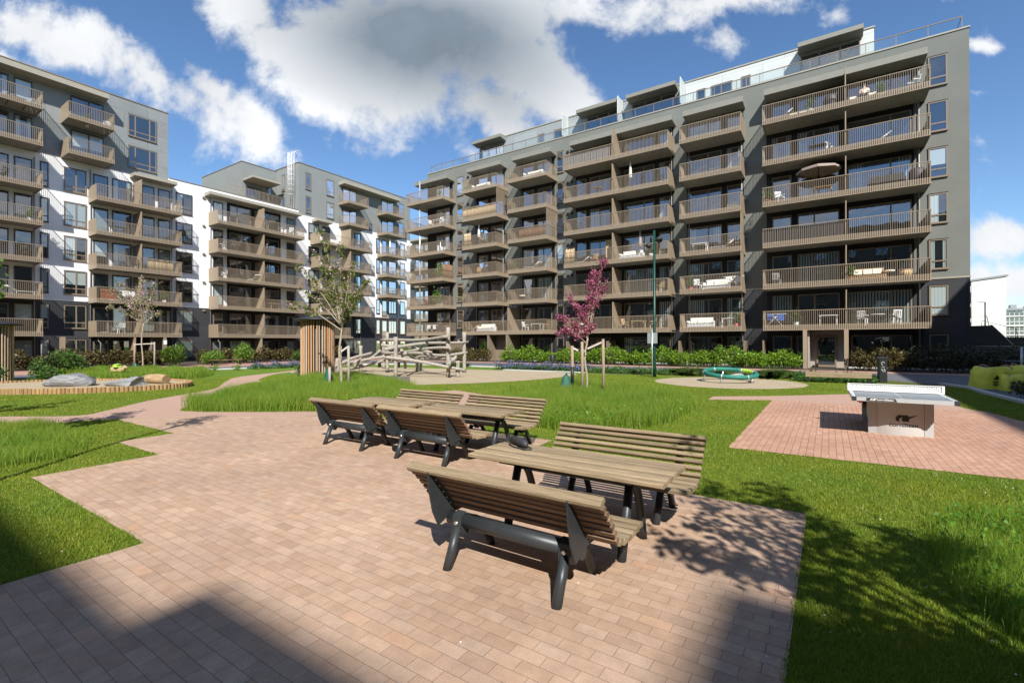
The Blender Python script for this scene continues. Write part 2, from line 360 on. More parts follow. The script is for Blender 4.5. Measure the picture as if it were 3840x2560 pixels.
M['ret_wall'] = pm('retaining_wall', (.075,.068,.06), .9, 0, .3, 1.2, .4, 12, stretch=(1,1,6))
M['mesh_fence'] = pm('fence_wire', (.10,.11,.11), .5, .4, .1, 8)
M['lav'] = leafmat('catmint_blue', (.10,.10,.30), (.22,.20,.50), .3)
M['hedge'] = leafmat('hedge_bright', (.07,.155,.013), (.25,.41,.038), .45, .42, (.38,.52,.09))
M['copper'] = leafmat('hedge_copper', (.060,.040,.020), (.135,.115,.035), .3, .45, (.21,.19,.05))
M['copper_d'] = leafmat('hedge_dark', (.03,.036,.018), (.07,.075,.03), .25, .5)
M['shrub'] = leafmat('shrub_mid', (.035,.085,.018), (.12,.215,.04), .35)
M['fern'] = leafmat('shrub_fresh', (.08,.17,.02), (.24,.38,.06), .4)
M['ground_cover'] = leafmat('ground_cover', (.03,.085,.018), (.10,.20,.035), .35)
M['tree_leaf'] = leafmat('cherry_leaf', (.075,.12,.02), (.22,.27,.055), .45, .45, (.26,.16,.07))
M['ash_leaf'] = leafmat('green_leaf', (.06,.14,.02), (.17,.30,.05), .45)
M['blossom'] = leafmat('pink_blossom', (.50,.30,.36), (.72,.52,.58), .35, .7)
M['crab'] = leafmat('crab_blossom', (.24,.04,.10), (.48,.15,.25), .35, .65, (.68,.38,.46))
M['crab_leaf'] = leafmat('crab_leaf', (.09,.045,.025), (.17,.10,.04), .35)
M['grass_short'] = leafmat('lawn_blade', (.115,.185,.014), (.25,.345,.038), .45, .5, (.38,.40,.10), (1.45,1.12,1.1))
M['grass_tall'] = leafmat('tall_blade', (.11,.205,.018), (.25,.39,.05), .48, .45, (.40,.44,.14), (1.3,1.08,1.0))
M['sedge'] = leafmat('sedge_blade', (.05,.10,.02), (.15,.22,.06), .4, .5)
M['weed'] = leafmat('weed_leaf', (.06,.16,.015), (.16,.32,.03), .4, .45)
M['petal'] = leafmat('petal_white', (.7,.68,.66), (.85,.83,.83), .2, .7)

# lawn soil-and-sward sheet
def lawnmat():
    m, nt, N, L = newmat('lawn_sward')
    out = N.new('ShaderNodeOutputMaterial'); b = N.new('ShaderNodeBsdfPrincipled'); L.new(b.outputs[0], out.inputs[0])
    b.inputs['Roughness'].default_value = .9; b.inputs['Specular IOR Level'].default_value = .15
    tc = N.new('ShaderNodeTexCoord')
    n1 = N.new('ShaderNodeTexNoise'); n1.inputs['Scale'].default_value = .9; n1.inputs['Detail'].default_value = 5; L.new(tc.outputs['Object'], n1.inputs['Vector'])
    n2 = N.new('ShaderNodeTexNoise'); n2.inputs['Scale'].default_value = 34; n2.inputs['Detail'].default_value = 5; n2.inputs['Roughness'].default_value = .7; L.new(tc.outputs['Object'], n2.inputs['Vector'])
    mr = N.new('ShaderNodeMapRange'); mr.inputs['From Min'].default_value = .3; mr.inputs['From Max'].default_value = .7; L.new(n1.outputs['Fac'], mr.inputs[0])
    a = N.new('ShaderNodeMix'); a.data_type = 'RGBA'; a.inputs['A'].default_value = (.085,.150,.015,1); a.inputs['B'].default_value = (.140,.205,.026,1); L.new(mr.outputs[0], a.inputs['Factor'])
    cr = N.new('ShaderNodeMapRange'); cr.inputs['From Min'].default_value = .32; cr.inputs['From Max'].default_value = .68; cr.inputs['To Min'].default_value = .55; cr.inputs['To Max'].default_value = 1.4; L.new(n2.outputs['Fac'], cr.inputs[0])
    vm = N.new('ShaderNodeVectorMath'); vm.operation = 'SCALE'; L.new(a.outputs['Result'], vm.inputs[0]); L.new(cr.outputs[0], vm.inputs['Scale']); L.new(vm.outputs[0], b.inputs['Base Color'])
    bp = N.new('ShaderNodeBump'); bp.inputs['Strength'].default_value = .8; bp.inputs['Distance'].default_value = .03; L.new(n2.outputs['Fac'], bp.inputs['Height']); L.new(bp.outputs[0], b.inputs['Normal'])
    return m
M['lawn'] = lawnmat()
# ---------------------------------------------------------------- camera, sun, sky
YAW, PITCH, ROLL, H = .5892, .0024, -.0028, 1.837
F_ = Vector((-math.sin(YAW)*math.cos(PITCH), math.cos(YAW)*math.cos(PITCH), math.sin(PITCH)))
Rt = Vector((math.cos(YAW), math.sin(YAW), 0)); Up = Rt.cross(F_)
R2 = Rt*math.cos(ROLL) + Up*math.sin(ROLL); U2 = -Rt*math.sin(ROLL) + Up*math.cos(ROLL)
cam = bpy.data.cameras.new('camera'); cam.sensor_width = 36; cam.lens = 36*1776.19/3840; cam.clip_start = .05; cam.clip_end = 2000
co = bpy.data.objects.new('camera', cam); C.objects.link(co)
mw = Matrix((R2, U2, -F_)).transposed().to_4x4(); mw.translation = (0,0,H); co.matrix_world = mw
SC.camera = co
SUN = Vector((-.66,.75,-.905)).normalized()
sl = bpy.data.lights.new('sun', 'SUN'); sl.energy = 5.0; sl.angle = R(.53); sl.color = (1,.955,.89)
so = bpy.data.objects.new('sun', sl); C.objects.link(so); so.rotation_euler = SUN.to_track_quat('-Z','Y').to_euler(); so.location = (20,-20,40)
W = bpy.data.worlds.new('World'); SC.world = W; W.use_nodes = True
nt = W.node_tree; N = nt.nodes; L = nt.links; N.clear()
out = N.new('ShaderNodeOutputWorld'); bg = N.new('ShaderNodeBackground'); L.new(bg.outputs[0], out.inputs[0])
sky = N.new('ShaderNodeTexSky'); sky.sky_type = 'NISHITA'; sky.sun_disc = False
elev = math.asin(-SUN.z); sky.sun_elevation = elev; sky.sun_rotation = math.atan2(-SUN.x, -SUN.y)
sky.air_density = 1.0; sky.dust_density = .0; sky.ozone_density = 4.0; sky.altitude = 300
STR = .056
bg.inputs[1].default_value = STR
tc = N.new('ShaderNodeTexCoord'); D = tc.outputs['Generated']
def math_(op, a, b=None, c=None, clamp=False):
    n = N.new('ShaderNodeMath'); n.operation = op; n.use_clamp = clamp
    for i, v in enumerate((a,b,c)):
        if v is None: continue
        if isinstance(v, (int,float)): n.inputs[i].default_value = v
        else: L.new(v, n.inputs[i])
    return n.outputs[0]
def dot(v):
    n = N.new('ShaderNodeVectorMath'); n.operation = 'DOT_PRODUCT'; L.new(D, n.inputs[0]); n.inputs[1].default_value = v; return n.outputs['Value']
# tangent plane about the courtyard's north-west: (a, b) slopes of a sky direction
FX = Vector((-math.sin(YAW), math.cos(YAW), 0)); RX = Vector((math.cos(YAW), math.sin(YAW), 0))
df = dot(FX); dfc = math_('MAXIMUM', df, .08)
a_ = math_('DIVIDE', dot(RX), dfc); b_ = math_('DIVIDE', dot((0,0,1)), dfc)
ab = N.new('ShaderNodeCombineXYZ'); L.new(a_, ab.inputs[0]); L.new(b_, ab.inputs[1])
# cloud texture lives on a horizontal layer
dz = math_('MAXIMUM', math_('ADD', dot((0,0,1)), .12), .03)
lay = N.new('ShaderNodeVectorMath'); lay.operation = 'DIVIDE'; L.new(D, lay.inputs[0])
cz = N.new('ShaderNodeCombineXYZ'); [L.new(dz, cz.inputs[i]) for i in range(3)]; L.new(cz.outputs[0], lay.inputs[1])
def noise(vec, sc, det, rough=.6, dist=0.0, loc=(0,0,0)):
    mp = N.new('ShaderNodeMapping'); mp.inputs['Location'].default_value = loc; L.new(vec, mp.inputs[0])
    n = N.new('ShaderNodeTexNoise'); n.inputs['Scale'].default_value = sc; n.inputs['Detail'].default_value = det; n.inputs['Roughness'].default_value = rough; n.inputs['Distortion'].default_value = dist
    L.new(mp.outputs[0], n.inputs['Vector']); return n.outputs['Fac']
n_big = noise(lay.outputs[0], 1.1, 9, .62, .3, (3.1,1.7,0))
n_fine = noise(ab.outputs[0], 3.0, 13, .60, .25, (.6,2.2,0))
n_det = noise(ab.outputs[0], 11.0, 9, .62, .2, (7.6,1.2,0))
n_mid = noise(ab.outputs[0], 1.6, 5, .55, .2, (5.2,.3,0))
def blob(x, y, rx, ry, rot, amp):
    """soft ellipse of cloud cover; x,y in photo px of a 2352 px wide frame turned into sky slopes"""
    mp = N.new('ShaderNodeMapping'); mp.vector_type = 'TEXTURE'
    mp.inputs['Location'].default_value = ((x-1176)/1088, (784-y)/1088, 0); mp.inputs['Rotation'].default_value = (0,0,R(rot)); mp.inputs['Scale'].default_value = (rx/1088, ry/1088, 1)
    L.new(ab.outputs[0], mp.inputs[0]); ln = N.new('ShaderNodeVectorMath'); ln.operation = 'LENGTH'; L.new(mp.outputs[0], ln.inputs[0])
    mr = N.new('ShaderNodeMapRange'); mr.interpolation_type = 'LINEAR'; mr.inputs['From Min'].default_value = 1.9; mr.inputs['From Max'].default_value = .1; mr.inputs['To Max'].default_value = amp
    L.new(ln.outputs['Value'], mr.inputs[0]); return mr.outputs[0]
BL = [(980,90,400,170,-10,1.15),(1130,250,230,90,-38,1.0),(760,170,260,95,-36,1.0),(1270,215,220,75,24,1.0),(560,20,190,70,-30,.95),(650,120,170,60,-40,.9),
      (340,165,260,62,-30,1.0),(120,85,220,56,-22,.95),(500,210,150,52,-38,.95),(400,235,110,34,-30,.8),(30,130,120,26,-12,.6),(1600,10,260,62,8,.95),(1650,80,62,60,8,.8),(1430,185,90,50,32,.7),(1080,345,100,40,-24,.75),
      (2255,105,75,18,-5,.62),(1925,35,40,30,0,.55),(2310,545,150,46,4,1.0),(2330,650,190,44,0,.95),(2250,212,50,12,0,.5),(1480,-70,600,70,0,.9),(1320,30,110,50,0,.75),(1230,20,90,70,0,.8)]
cov = None
for q in BL:
    o_ = blob(*q); cov = o_ if cov is None else math_('SMOOTH_MAX', cov, o_, .18)
hole = None
for q in [(1365,125,90,46,-32,.7),(1490,150,70,34,28,.5),(700,290,80,34,-34,.4),(1245,95,30,16,-30,.35)]:
    o_ = blob(*q); hole = o_ if hole is None else math_('MAXIMUM', hole, o_)
cov = math_('SUBTRACT', cov, hole)
front = math_('MULTIPLY_ADD', math_('SUBTRACT', n_fine, .5), 2.3, cov)
front = math_('MULTIPLY_ADD', math_('SUBTRACT', n_det, .5), 1.25, front)
al_f = N.new('ShaderNodeMapRange'); al_f.interpolation_type = 'SMOOTHSTEP'; al_f.inputs['From Min'].default_value = .28; al_f.inputs['From Max'].default_value = .80; L.new(front, al_f.inputs[0])
al_b = N.new('ShaderNodeMapRange'); al_b.interpolation_type = 'SMOOTHSTEP'; al_b.inputs['From Min'].default_value = .48; al_b.inputs['From Max'].default_value = .68; L.new(n_big, al_b.inputs[0])
side = N.new('ShaderNodeMapRange'); side.inputs['From Min'].default_value = .18; side.inputs['From Max'].default_value = .42; L.new(df, side.inputs[0])
alpha = N.new('ShaderNodeMix'); L.new(side.outputs[0], alpha.inputs['Factor']); L.new(al_b.outputs[0], alpha.inputs['A']); L.new(al_f.outputs[0], alpha.inputs['B'])
# thick middle of the big cloud is grey underneath
core = math_('MAXIMUM', blob(985,85,250,120,-10,1.25), blob(1130,205,120,60,-25,.75))
core = math_('MULTIPLY', core, math_('MULTIPLY_ADD', n_fine, 1.5, .25), None, True)
core = math_('MULTIPLY', core, side.outputs[0])
ccol = N.new('ShaderNodeMix'); ccol.data_type = 'RGBA'
CW = tuple(v/STR for v in (.62,.635,.655)); CG = tuple(v/STR for v in (.165,.205,.25))
ccol.inputs['A'].default_value = (*CW,1); ccol.inputs['B'].default_value = (*CG,1); L.new(core, ccol.inputs['Factor'])
shade = N.new('ShaderNodeMapRange'); shade.inputs['From Min'].default_value = .3; shade.inputs['From Max'].default_value = .7; shade.inputs['To Min'].default_value = .80; shade.inputs['To Max'].default_value = 1.12; L.new(n_fine, shade.inputs[0])
cs = N.new('ShaderNodeVectorMath'); cs.operation = 'SCALE'; L.new(ccol.outputs['Result'], cs.inputs[0]); L.new(shade.outputs[0], cs.inputs['Scale'])
fin = N.new('ShaderNodeMix'); fin.data_type = 'RGBA'; L.new(alpha.outputs['Result'], fin.inputs['Factor'])
hs = N.new('ShaderNodeHueSaturation'); hs.inputs['Saturation'].default_value = 1.08; hs.inputs['Value'].default_value = 1.9; L.new(sky.outputs[0], hs.inputs['Color']); L.new(hs.outputs[0], fin.inputs['A']); L.new(cs.outputs[0], fin.inputs['B'])
L.new(fin.outputs['Result'], bg.inputs[0])
SC.view_settings.view_transform = 'Standard'; SC.view_settings.look = 'None'; SC.view_settings.gamma = 1; SC.view_settings.exposure = .62; SC.view_settings.use_curve_mapping = False
SC.render.engine = 'CYCLES'
cy = SC.cycles; cy.use_denoising = True; cy.max_bounces = 7; cy.diffuse_bounces = 3; cy.glossy_bounces = 3; cy.transparent_max_bounces = 12; cy.transmission_bounces = 3; cy.caustics_reflective = False; cy.caustics_refractive = False
try: cy.denoiser = 'OPENIMAGEDENOISE'
except Exception: pass
# ---------------------------------------------------------------- ground, paving, roads
PLAZA = [(-5.24,-6),(-5.24,1.74),(-9.12,1.74),(-9.2,3.25),(-11.05,3.25),(-11.12,4.2),(-14.1,4.2),(-14.55,4.42),(-10.68,7.2),(-10.0,7.9),(-9.25,7.9),(-9.25,7.86),(-6.6,7.86),(-6.58,7.8),(-4.28,7.8),(-4.3,5.94),(-.21,5.94),(-.2,-6)]
PATH = spline([(-10.4,7.55),(-14.3,4.3),(-14.9,3.2),(-15.5,2.4),(-17.5,1.5),(-17.6,2.6),(-16.0,3.83),(-16.5,4.64),(-18.08,6.05),(-19.34,7.62),(-20.75,9.3),(-23.94,11.2),(-26.97,13.4),(-29.85,18.1),(-34.6,22.5),(-34.6,24.2),(-31.2,22.2),(-29.1,18.4),(-27.4,15.6),(-24.1,12.9),(-22.7,12.25),(-22.1,11.16),(-18.44,8.25),(-15.6,6.3),(-14.5,5.75),(-12.5,6.9),(-11.4,7.7)], 4)
STRIP = [(-12.6,12.3),(-9.5,10.3),(-6.9,7.86),(-6.0,7.86),(-8.6,11.2),(-9.6,13.2),(-12.0,14.0)]
REDP = [(-1.46,8.92),(5.2,8.98),(4.4,14.2),(3.66,15.6),(3.4,17.2),(2.3,16.85),(-1.49,16.85)]
GRAV2 = [(-3.2,16.0),(-1.49,16.854),(3.35,16.9),(2.5,20.0),(.6,20.35),(-1.44,18.4),(-3.25,17.05)]
SANDP = spline([(-27.9,16.9),(-24.0,15.9),(-20.3,15.45),(-16.1,14.55),(-15.0,14.75),(-14.3,15.7),(-13.1,17.3),(-12.0,20.2),(-11.9,24.4),(-14.0,25.8),(-18.0,25.6),(-22.0,25.2),(-26.3,24.9),(-29.8,23.4),(-30.6,20.6),(-29.8,18.4)], 4)
RINGS = [(-3.85+3.15*math.cos(t), 23.35+3.15*math.sin(t)) for t in np.linspace(0, 2*math.pi, 40, endpoint=False)]
ROAD = [(-39.4,-30),(-35.2,-30),(-35.2,14.8),(-34.4,22),(-33.0,26.2),(-29.5,28.4),(3.0,28.4),(6.5,27.8),(14,27.4),(40,27.4),(40,34.5),(-39.4,34.5)]
WALK = [(-39.4,34.5),(40,34.5),(40,36.3),(-39.4,36.3)]
WALKL = [(-45.2,-30),(-39.4,-30),(-39.4,60),(-45.2,60)]
EASTA = [(4.62,-14),(30,-14),(30,27.4),(14,27.4),(6.5,27.8),(3.0,28.4),(2.2,28.3),(3.9,26.6),(4.45,25.0),(4.5,22.5),(4.72,19.7),(5.3,14.5),(5.6,9)]
SBC, SBA, SBB = Vector((-26.1,6.31)), 4.5, 2.55
SBE1, SBE2 = Vector((-.5557,.8315)), Vector((.8315,.5557))
SANDBOX = [tuple(SBC + SBE2*(SBA*math.cos(t)) + SBE1*(SBB*math.sin(t))) for t in np.linspace(0, 2*math.pi, 64, endpoint=False)]
g = MB(); g.sheet([(-700,-400),(500,-400),(500,900),(-700,900)], 0.0)
struct('ground', g, M['lawn'])
struct('gravel_path', MB().sheet(PATH, .004).sheet(STRIP, .0045), M['gravel'])
struct('plaza_paving', MB().sheet(PLAZA, .008), M['paver'])
struct('border_paving', MB().box(-.335,-.2,-6,5.94,.004,.0105), pavermat('border_pavers', (.33,.22,.16), (.41,.285,.215), (.19,.135,.10), .21, .105, .0032, R(0), .1))
struct('red_paving', MB().sheet(REDP, .008), M['redpaver'])
struct('gravel_patch', MB().sheet(GRAV2, .004), M['gravel'])
struct('play_sand', MB().sheet(SANDP, .006), M['sand'])
struct('ring_sand', MB().sheet(RINGS, .006), M['sand'])
struct('sandpit_sand', MB().sheet(SANDBOX, .13), M['sand'])
struct('road', MB().sheet(ROAD, .004).sheet(EASTA, .0045), M['asphalt'])
struct('pavement', MB().sheet(WALK, .0085).sheet(WALKL, .0095), M['walkpaver'])
struct('bed_soil', MB().sheet([(-39.4,36.3),(14,36.3),(14,40.8),(-39.4,40.8)], .006).sheet([(-54.7,-30),(-45.2,-30),(-45.2,56),(-54.7,56)], .006).sheet([(-19.5,26.4),(-10.2,26.2),(-4,27),(2,27.2),(2.6,28.38),(-19.5,28.38)], .0055).sheet([(3.2,25.2),(4.2,25.0),(3.6,26.8),(1.9,28.2),(.9,28.2)], .0062), M['soil'])
k = MB()
def kerb(pts, w=.18, h=.10):
    for p, q in zip(pts, pts[1:]): k.bar((*p, h/2), (*q, h/2), w, h, ch=.012)
kerb([(-29.5,28.3),(-14.5,28.3)]); kerb([(-14.4,28.3),(1.2,28.3)]); kerb([(-29.5,28.3),(-33.1,26.1)]); kerb([(-33.1,26.1),(-34.5,22)]); kerb([(-34.5,22),(-35.2,14.8)]); kerb([(-35.2,14.8),(-35.2,-20)])
kerb([(3.95,26.6),(4.5,25.0)], .2); kerb([(4.5,25.0),(4.55,22.5)], .2); kerb([(4.55,22.5),(4.8,19.7)], .2); kerb([(4.8,19.7),(5.35,14.5)], .2); kerb([(5.35,14.5),(5.65,9)], .2)
k.box(-18.1,-12.2,25.95,26.35,.0,.05)
struct('kerb', k, M['kerb'])
struct('building_plinth_strip', MB().box(-39.1,7.5,40.4,40.78,.0,.09), M['concrete_l'])
PAVED = [PLAZA, PATH, STRIP, REDP, GRAV2, SANDP, RINGS, ROAD, WALK, WALKL, EASTA, SANDBOX, [(-39.4,36.3),(14,36.3),(14,56),(-39.4,56)], [(-80,-30),(-45.2,-30),(-45.2,70),(-80,70)], [(-19.5,26.4),(-10.2,26.2),(-4,27),(2,27.2),(2.6,28.38),(-19.5,28.38)]]
# ---------------------------------------------------------------- apartment blocks
YR, XL = 40.8, -54.7
ZR0, ZL0, HS = 2.644, 2.449, 2.9685
class Fac:
    def __init__(s, root, kind, w0, zs):
        s.root = root; s.kind = kind; s.w0 = w0; s.zs = zs; s.cache = {}
    def pt(s, u, d, z): return (u, s.w0 - d, z) if s.kind == 'R' else (s.w0 + d, u, z)
    def lin(s, u, d, z): return (u, -d, z) if s.kind == 'R' else (d, u, z)
    def rel(s, p): q = WL[s.root.name]; return (p[0]-q.x, p[1]-q.y, p[2]-q.z)
    def part(s, name, mb, mats, parent=None, at=(0,0,0)):
        """mb in (u, d, z) relative to the facade point at"""
        mb.mapped(s.lin); o = obj(name, mb, mats, parent or s.root)
        o.location = s.rel(s.pt(*at)) if parent is None else (0,0,0)
        return o
    def mesh(s, key, fn, mats):
        if key not in s.cache: s.cache[key] = fn().mapped(s.lin).mesh(str(key[0]), mats)
        return s.cache[key]
def win_frame(w, h, cuts, transom, fw):
    b = MB(); d0, d1 = 0.0, .075
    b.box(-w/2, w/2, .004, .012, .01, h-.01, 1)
    b.box(-w/2, w/2, d0, d1, 0, fw); b.box(-w/2, w/2, d0, d1, h-fw, h)
    b.box(-w/2, -w/2+fw, d0, d1, fw, h-fw); b.box(w/2-fw, w/2, d0, d1, fw, h-fw)
    for c in cuts: b.box(c-fw*.6, c+fw*.6, d0, d1-.004, fw, h-fw)
    if transom:
        ed = [-w/2+fw] + [q for c in cuts for q in (c-fw*.6, c+fw*.6)] + [w/2-fw]
        for a, e in zip(ed[::2], ed[1::2]): b.box(a, e, d0, d1-.008, transom-.04, transom+.04)
    b.box(-w/2-.03, w/2+.03, 0, .11, -.045, -.004)
    b.box(-w/2-.02, w/2+.02, 0, .09, h+.004, h+.03, 1)
    return b
def win_pane(w, h, fw):
    return MB().add([(-w/2+fw*.6,.052,fw*.6),(w/2-fw*.6,.052,fw*.6),(w/2-fw*.6,.052,h-fw*.6),(-w/2+fw*.6,.052,h-fw*.6)], [(0,1,2,3)])
def win_curtain(w, h, kind):
    b = MB(); fw = .07
    def sheet(a, e, z0, z1, amp):
        n = max(6, int((e-a)/.05)); v = []
        for i in range(n+1):
            x = a + (e-a)*i/n; d = .030 + amp*math.sin(i*1.9 + a*3)
            v += [(x, d, z0), (x, d, z1)]
        b.add(v, [(2*i, 2*i+2, 2*i+3, 2*i+1) for i in range(n)], 0, True)
    a, e = -w/2+fw, w/2-fw
    if kind == 'full': sheet(a, e, fw, h-fw, .010)
    elif kind == 'sides': sheet(a, a+w*.24, fw, h-fw, .012); sheet(e-w*.2, e, fw, h-fw, .012)
    elif kind == 'left': sheet(a, a+w*.45, fw, h-fw, .012)
    elif kind == 'blind': sheet(a, e, h*.42, h-fw, .0)
    else: sheet(a, e, fw, h-fw, .0)
    return b
CURT = [('full','curtain'),('full','curtain_w'),('sides','curtain_w'),('left','curtain_w'),('blind','curtain'),('flat','blind_g'),('blind','curtain_w'),('sides','curtain'),('flat','blind_g')]
def window(f, name, u0, u1, z0, z1, cuts=(), transom=0, fm='bronze_frame', curtain=None, fw=.075):
    w, h, uc = u1-u0, z1-z0, (u0+u1)/2; cc = tuple(round(c-uc, 3) for c in cuts)
    key = (name, round(w,2), round(h,2), cc, transom, fm, fw)
    me = f.mesh(key, lambda: win_frame(w, h, cc, transom, fw), [M[fm], M['black_back']])
    o = obj(name, me, None, f.root); o.location = f.rel(f.pt(uc, 0, z0))
    obj('pane', f.mesh(('pane', round(w,2), round(h,2), fw), lambda: win_pane(w, h, fw), M['glass']), None, o)
    if curtain:
        kd, cm = curtain
        obj('curtain', f.mesh(('curtain', round(w,2), round(h,2), kd, cm), lambda: win_curtain(w, h, kd), M[cm]), None, o)
    return o
def rc(p=.5): return rnd.choice(CURT) if rnd.random() < p else None
def balcony_parts(u0, u1, dep, lk, rk, divs, pitch=.112):
    """slab, railing, side panels, dividers about u=0 at the balcony's middle, z=0 at its lower edge"""
    c = (u0+u1)/2; a, e = u0-c, u1-c
    slab = MB().box(a+.02, e-.02, .002, dep-.05, .05, .27)
    slab.box(a, e, dep-.05, dep, 0, .035, 1); slab.box(a, a+.03, .002, dep-.05, 0, .035, 1); slab.box(e-.03, e, .002, dep-.05, 0, .035, 1)
    rail = MB(); n = int(round((e-a)/pitch))
    for i in range(n):
        x = a + (i+.5)*(e-a)/n
        rail.box(x-.036, x+.036, dep-.014, dep, .035, .385)
        rail.box(x-.0095, x+.0095, dep-.034, dep-.012, .385, 1.355)
    rail.box(a, e, dep-.055, dep+.005, 1.355, 1.395)
    rail.box(a, e, dep-.046, dep-.019, .36, .385)
    for kind, x in ((lk, a), (rk, e)):
        s = 1 if x == a else -1
        if kind == 'slat':
            m = int(round((dep-.06)/pitch))
            for i in range(m):
                y = .02 + (i+.5)*(dep-.08)/m
                rail.box(x, x+s*.018, y-.039, y+.039, .035, .385); rail.box(x+s*.012, x+s*.034, y-.0095, y+.0095, .385, 1.355)
            rail.box(x-s*.002, x+s*.05, .005, dep-.056, 1.355, 1.395)
    sides = []
    for kind, x in ((lk, a), (rk, e)):
        s = 1 if x == a else -1
        if kind == 'solid': sides.append(MB().box(x, x+s*.03, .005, dep-.056, .0355, 1.395))
    dv = [MB().box(q-c-.03, q-c+.03, .02, dep-.07, .275, 2.66) for q in divs]
    return c, slab, rail, sides, dv
def balconies(f, u0, u1, dep, lk, rk, divs, zs, dvh=None):
    c, slab, rail, sides, dv = balcony_parts(u0, u1, dep, lk, rk, divs)
    first = None
    for z in zs:
        if first is None:
            first = f.part('balcony', slab, [M['concrete'], M['bronze']], None, (c, 0, z))
            f.part('railing', rail, M['bronze'], first)
            for s in sides: f.part('side_panel', s, M['bronze'], first)
            for s in dv: f.part('divider', s, M['bronze'], first)
        else: dup(first, f.rel(f.pt(c, 0, z)))
    return first
# ---- right block
RB = thing('apartment_building', 'long grey seven storey apartment block with bronze balconies and a set-back white penthouse', 'building', (-16, 47, 0))
fr = Fac(RB, 'R', YR, [ZR0 + HS*(k-2) for k in range(1, 9)])
x0, x1 = -39.16, 7.43
wobj('wall', MB().box(x0, x1, YR, 55, 5.9, 21.6), M['grey_wall'], RB)
wobj('base_wall', MB().box(x0+.002, x1-.002, YR+.002, 54.99, 0, 5.895), M['base_clad'], RB)
for a, b in ((-35.2,-33.75),(-28.1,-26.25),(-22.2,-20.1),(-10.75,-9.85),(-5.4,-3.95),(5.3,7.46)): wobj('trim_band', MB().box(a, b, YR-.035, YR-.001, 5.87, 5.97), M['canopy'], RB)
wobj('parapet_cap', MB().box(x0-.05, x1+.05, YR-.05, YR+.35, 21.603, 21.70).box(x1-.3, x1+.05, YR+.352, 55.05, 21.603, 21.70), M['canopy'], RB)
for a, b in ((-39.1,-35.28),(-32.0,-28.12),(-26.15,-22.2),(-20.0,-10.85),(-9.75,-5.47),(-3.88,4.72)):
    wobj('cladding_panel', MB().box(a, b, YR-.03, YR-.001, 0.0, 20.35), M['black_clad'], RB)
wobj('corner_post', MB().tube([(-38.7,39.05,0),(-38.7,39.05,20.2)], .085, 12), M['steel'], RB)
zk = [ZR0 + HS*(k-2) for k in range(2, 8)]
D = YR - 38.525
BAYS = dict(A=(-40.36,-34.78,'slat','slat',()), B=(-32.05,-27.63,'slat','slat',()), C=(-26.29,-21.89,'slat','slat',()), D=(-20.07,-10.68,'slat','solid',(-15.41,)), E=(-9.80,-5.35,'slat','solid',()), F=(-3.95,5.28,'slat','solid',(.994,)))
for n, (a, b, lk, rk, dv) in BAYS.items():
    if n in 'BC': balconies(fr, a, b, D, lk, rk, dv, zk[1:])
    else: balconies(fr, a, b, D, lk, rk, dv, zk)
balconies(fr, -32.05, -21.89, D, 'slat', 'slat', (-26.3,), zk[:1])
# corner balcony wraps round the gable: floor strip and railing beyond the corner
for i, z in enumerate(zk):
    if i == 0:
        s_ = MB().box(-40.34, -39.2, YR+.001, YR+2.6, z+.05, z+.27).box(-40.36, -39.2, YR+2.601, YR+2.64, z, z+.28, 1)
        r_ = MB()
        for j in range(23):
            y = YR+.05 + j*.112; r_.box(-40.36,-40.342,y-.039,y+.039,z+.035,z+.385); r_.box(-40.35,-40.322,y-.013,y+.013,z+.385,z+1.355)
        r_.box(-40.362,-40.31,YR,YR+2.6,z+1.355,z+1.395); r_.box(-40.362,-40.33,YR,YR+2.6,z,z+.034)
        cb = wobj('corner_balcony', s_, [M['concrete'], M['bronze']], RB); d = WL[RB.name]; r_.shift((-d.x,-d.y,-d.z)); obj('railing', r_, M['bronze'], cb)
    else: dup(cb, (0, 0, z-zk[0]))
# privacy screens standing on some balconies
def screen(u, d0, d1, z, h, mat, slat=True):
    b = MB()
    if slat:
        n = int((d1-d0)/.112)
        for i in range(n): y = d0+(i+.5)*(d1-d0)/n; b.box(u-.012, u+.012, y-.016, y+.016, z, z+h)
        b.box(u-.02, u+.02, d0, d1, z+h, z+h+.03)
    else: b.box(u-.02, u+.02, d0, d1, z, z+h)
    b.v = [fr.pt(*p) for p in b.v]; b.f = [tuple(reversed(q)) for q in b.f]
    return wobj('privacy_screen', b, M[mat], RB)
screen(-27.66, .05, D-.06, zk[4]+1.4, 1.5, 'bronze'); screen(-21.92, .05, D-.06, zk[3]+1.4, 1.5, 'bronze')
screen(-5.38, .9, D-.06, zk[2]+1.4, 1.55, 'bronze', False); screen(-5.38, .9, D-.06, zk[1]+1.4, 1.55, 'bronze', False)
for a, b in ((-40.0,-34.98),(-32.25,-27.8),(-26.4,-21.95),(-19.95,-10.6),(-9.75,-5.33),(-3.92,5.28)):
    wobj('canopy', MB().add([(a,39.5,20.05),(b,39.5,20.05),(b,YR-.002,19.98),(a,YR-.002,19.98),(a,39.5,20.47),(b,39.5,20.47),(b,YR-.002,20.52),(a,YR-.002,20.52)], [(0,3,2,1),(4,5,6,7),(0,1,5,4),(1,2,6,5),(2,3,7,6),(3,0,4,7)]), M['canopy_r'], RB)
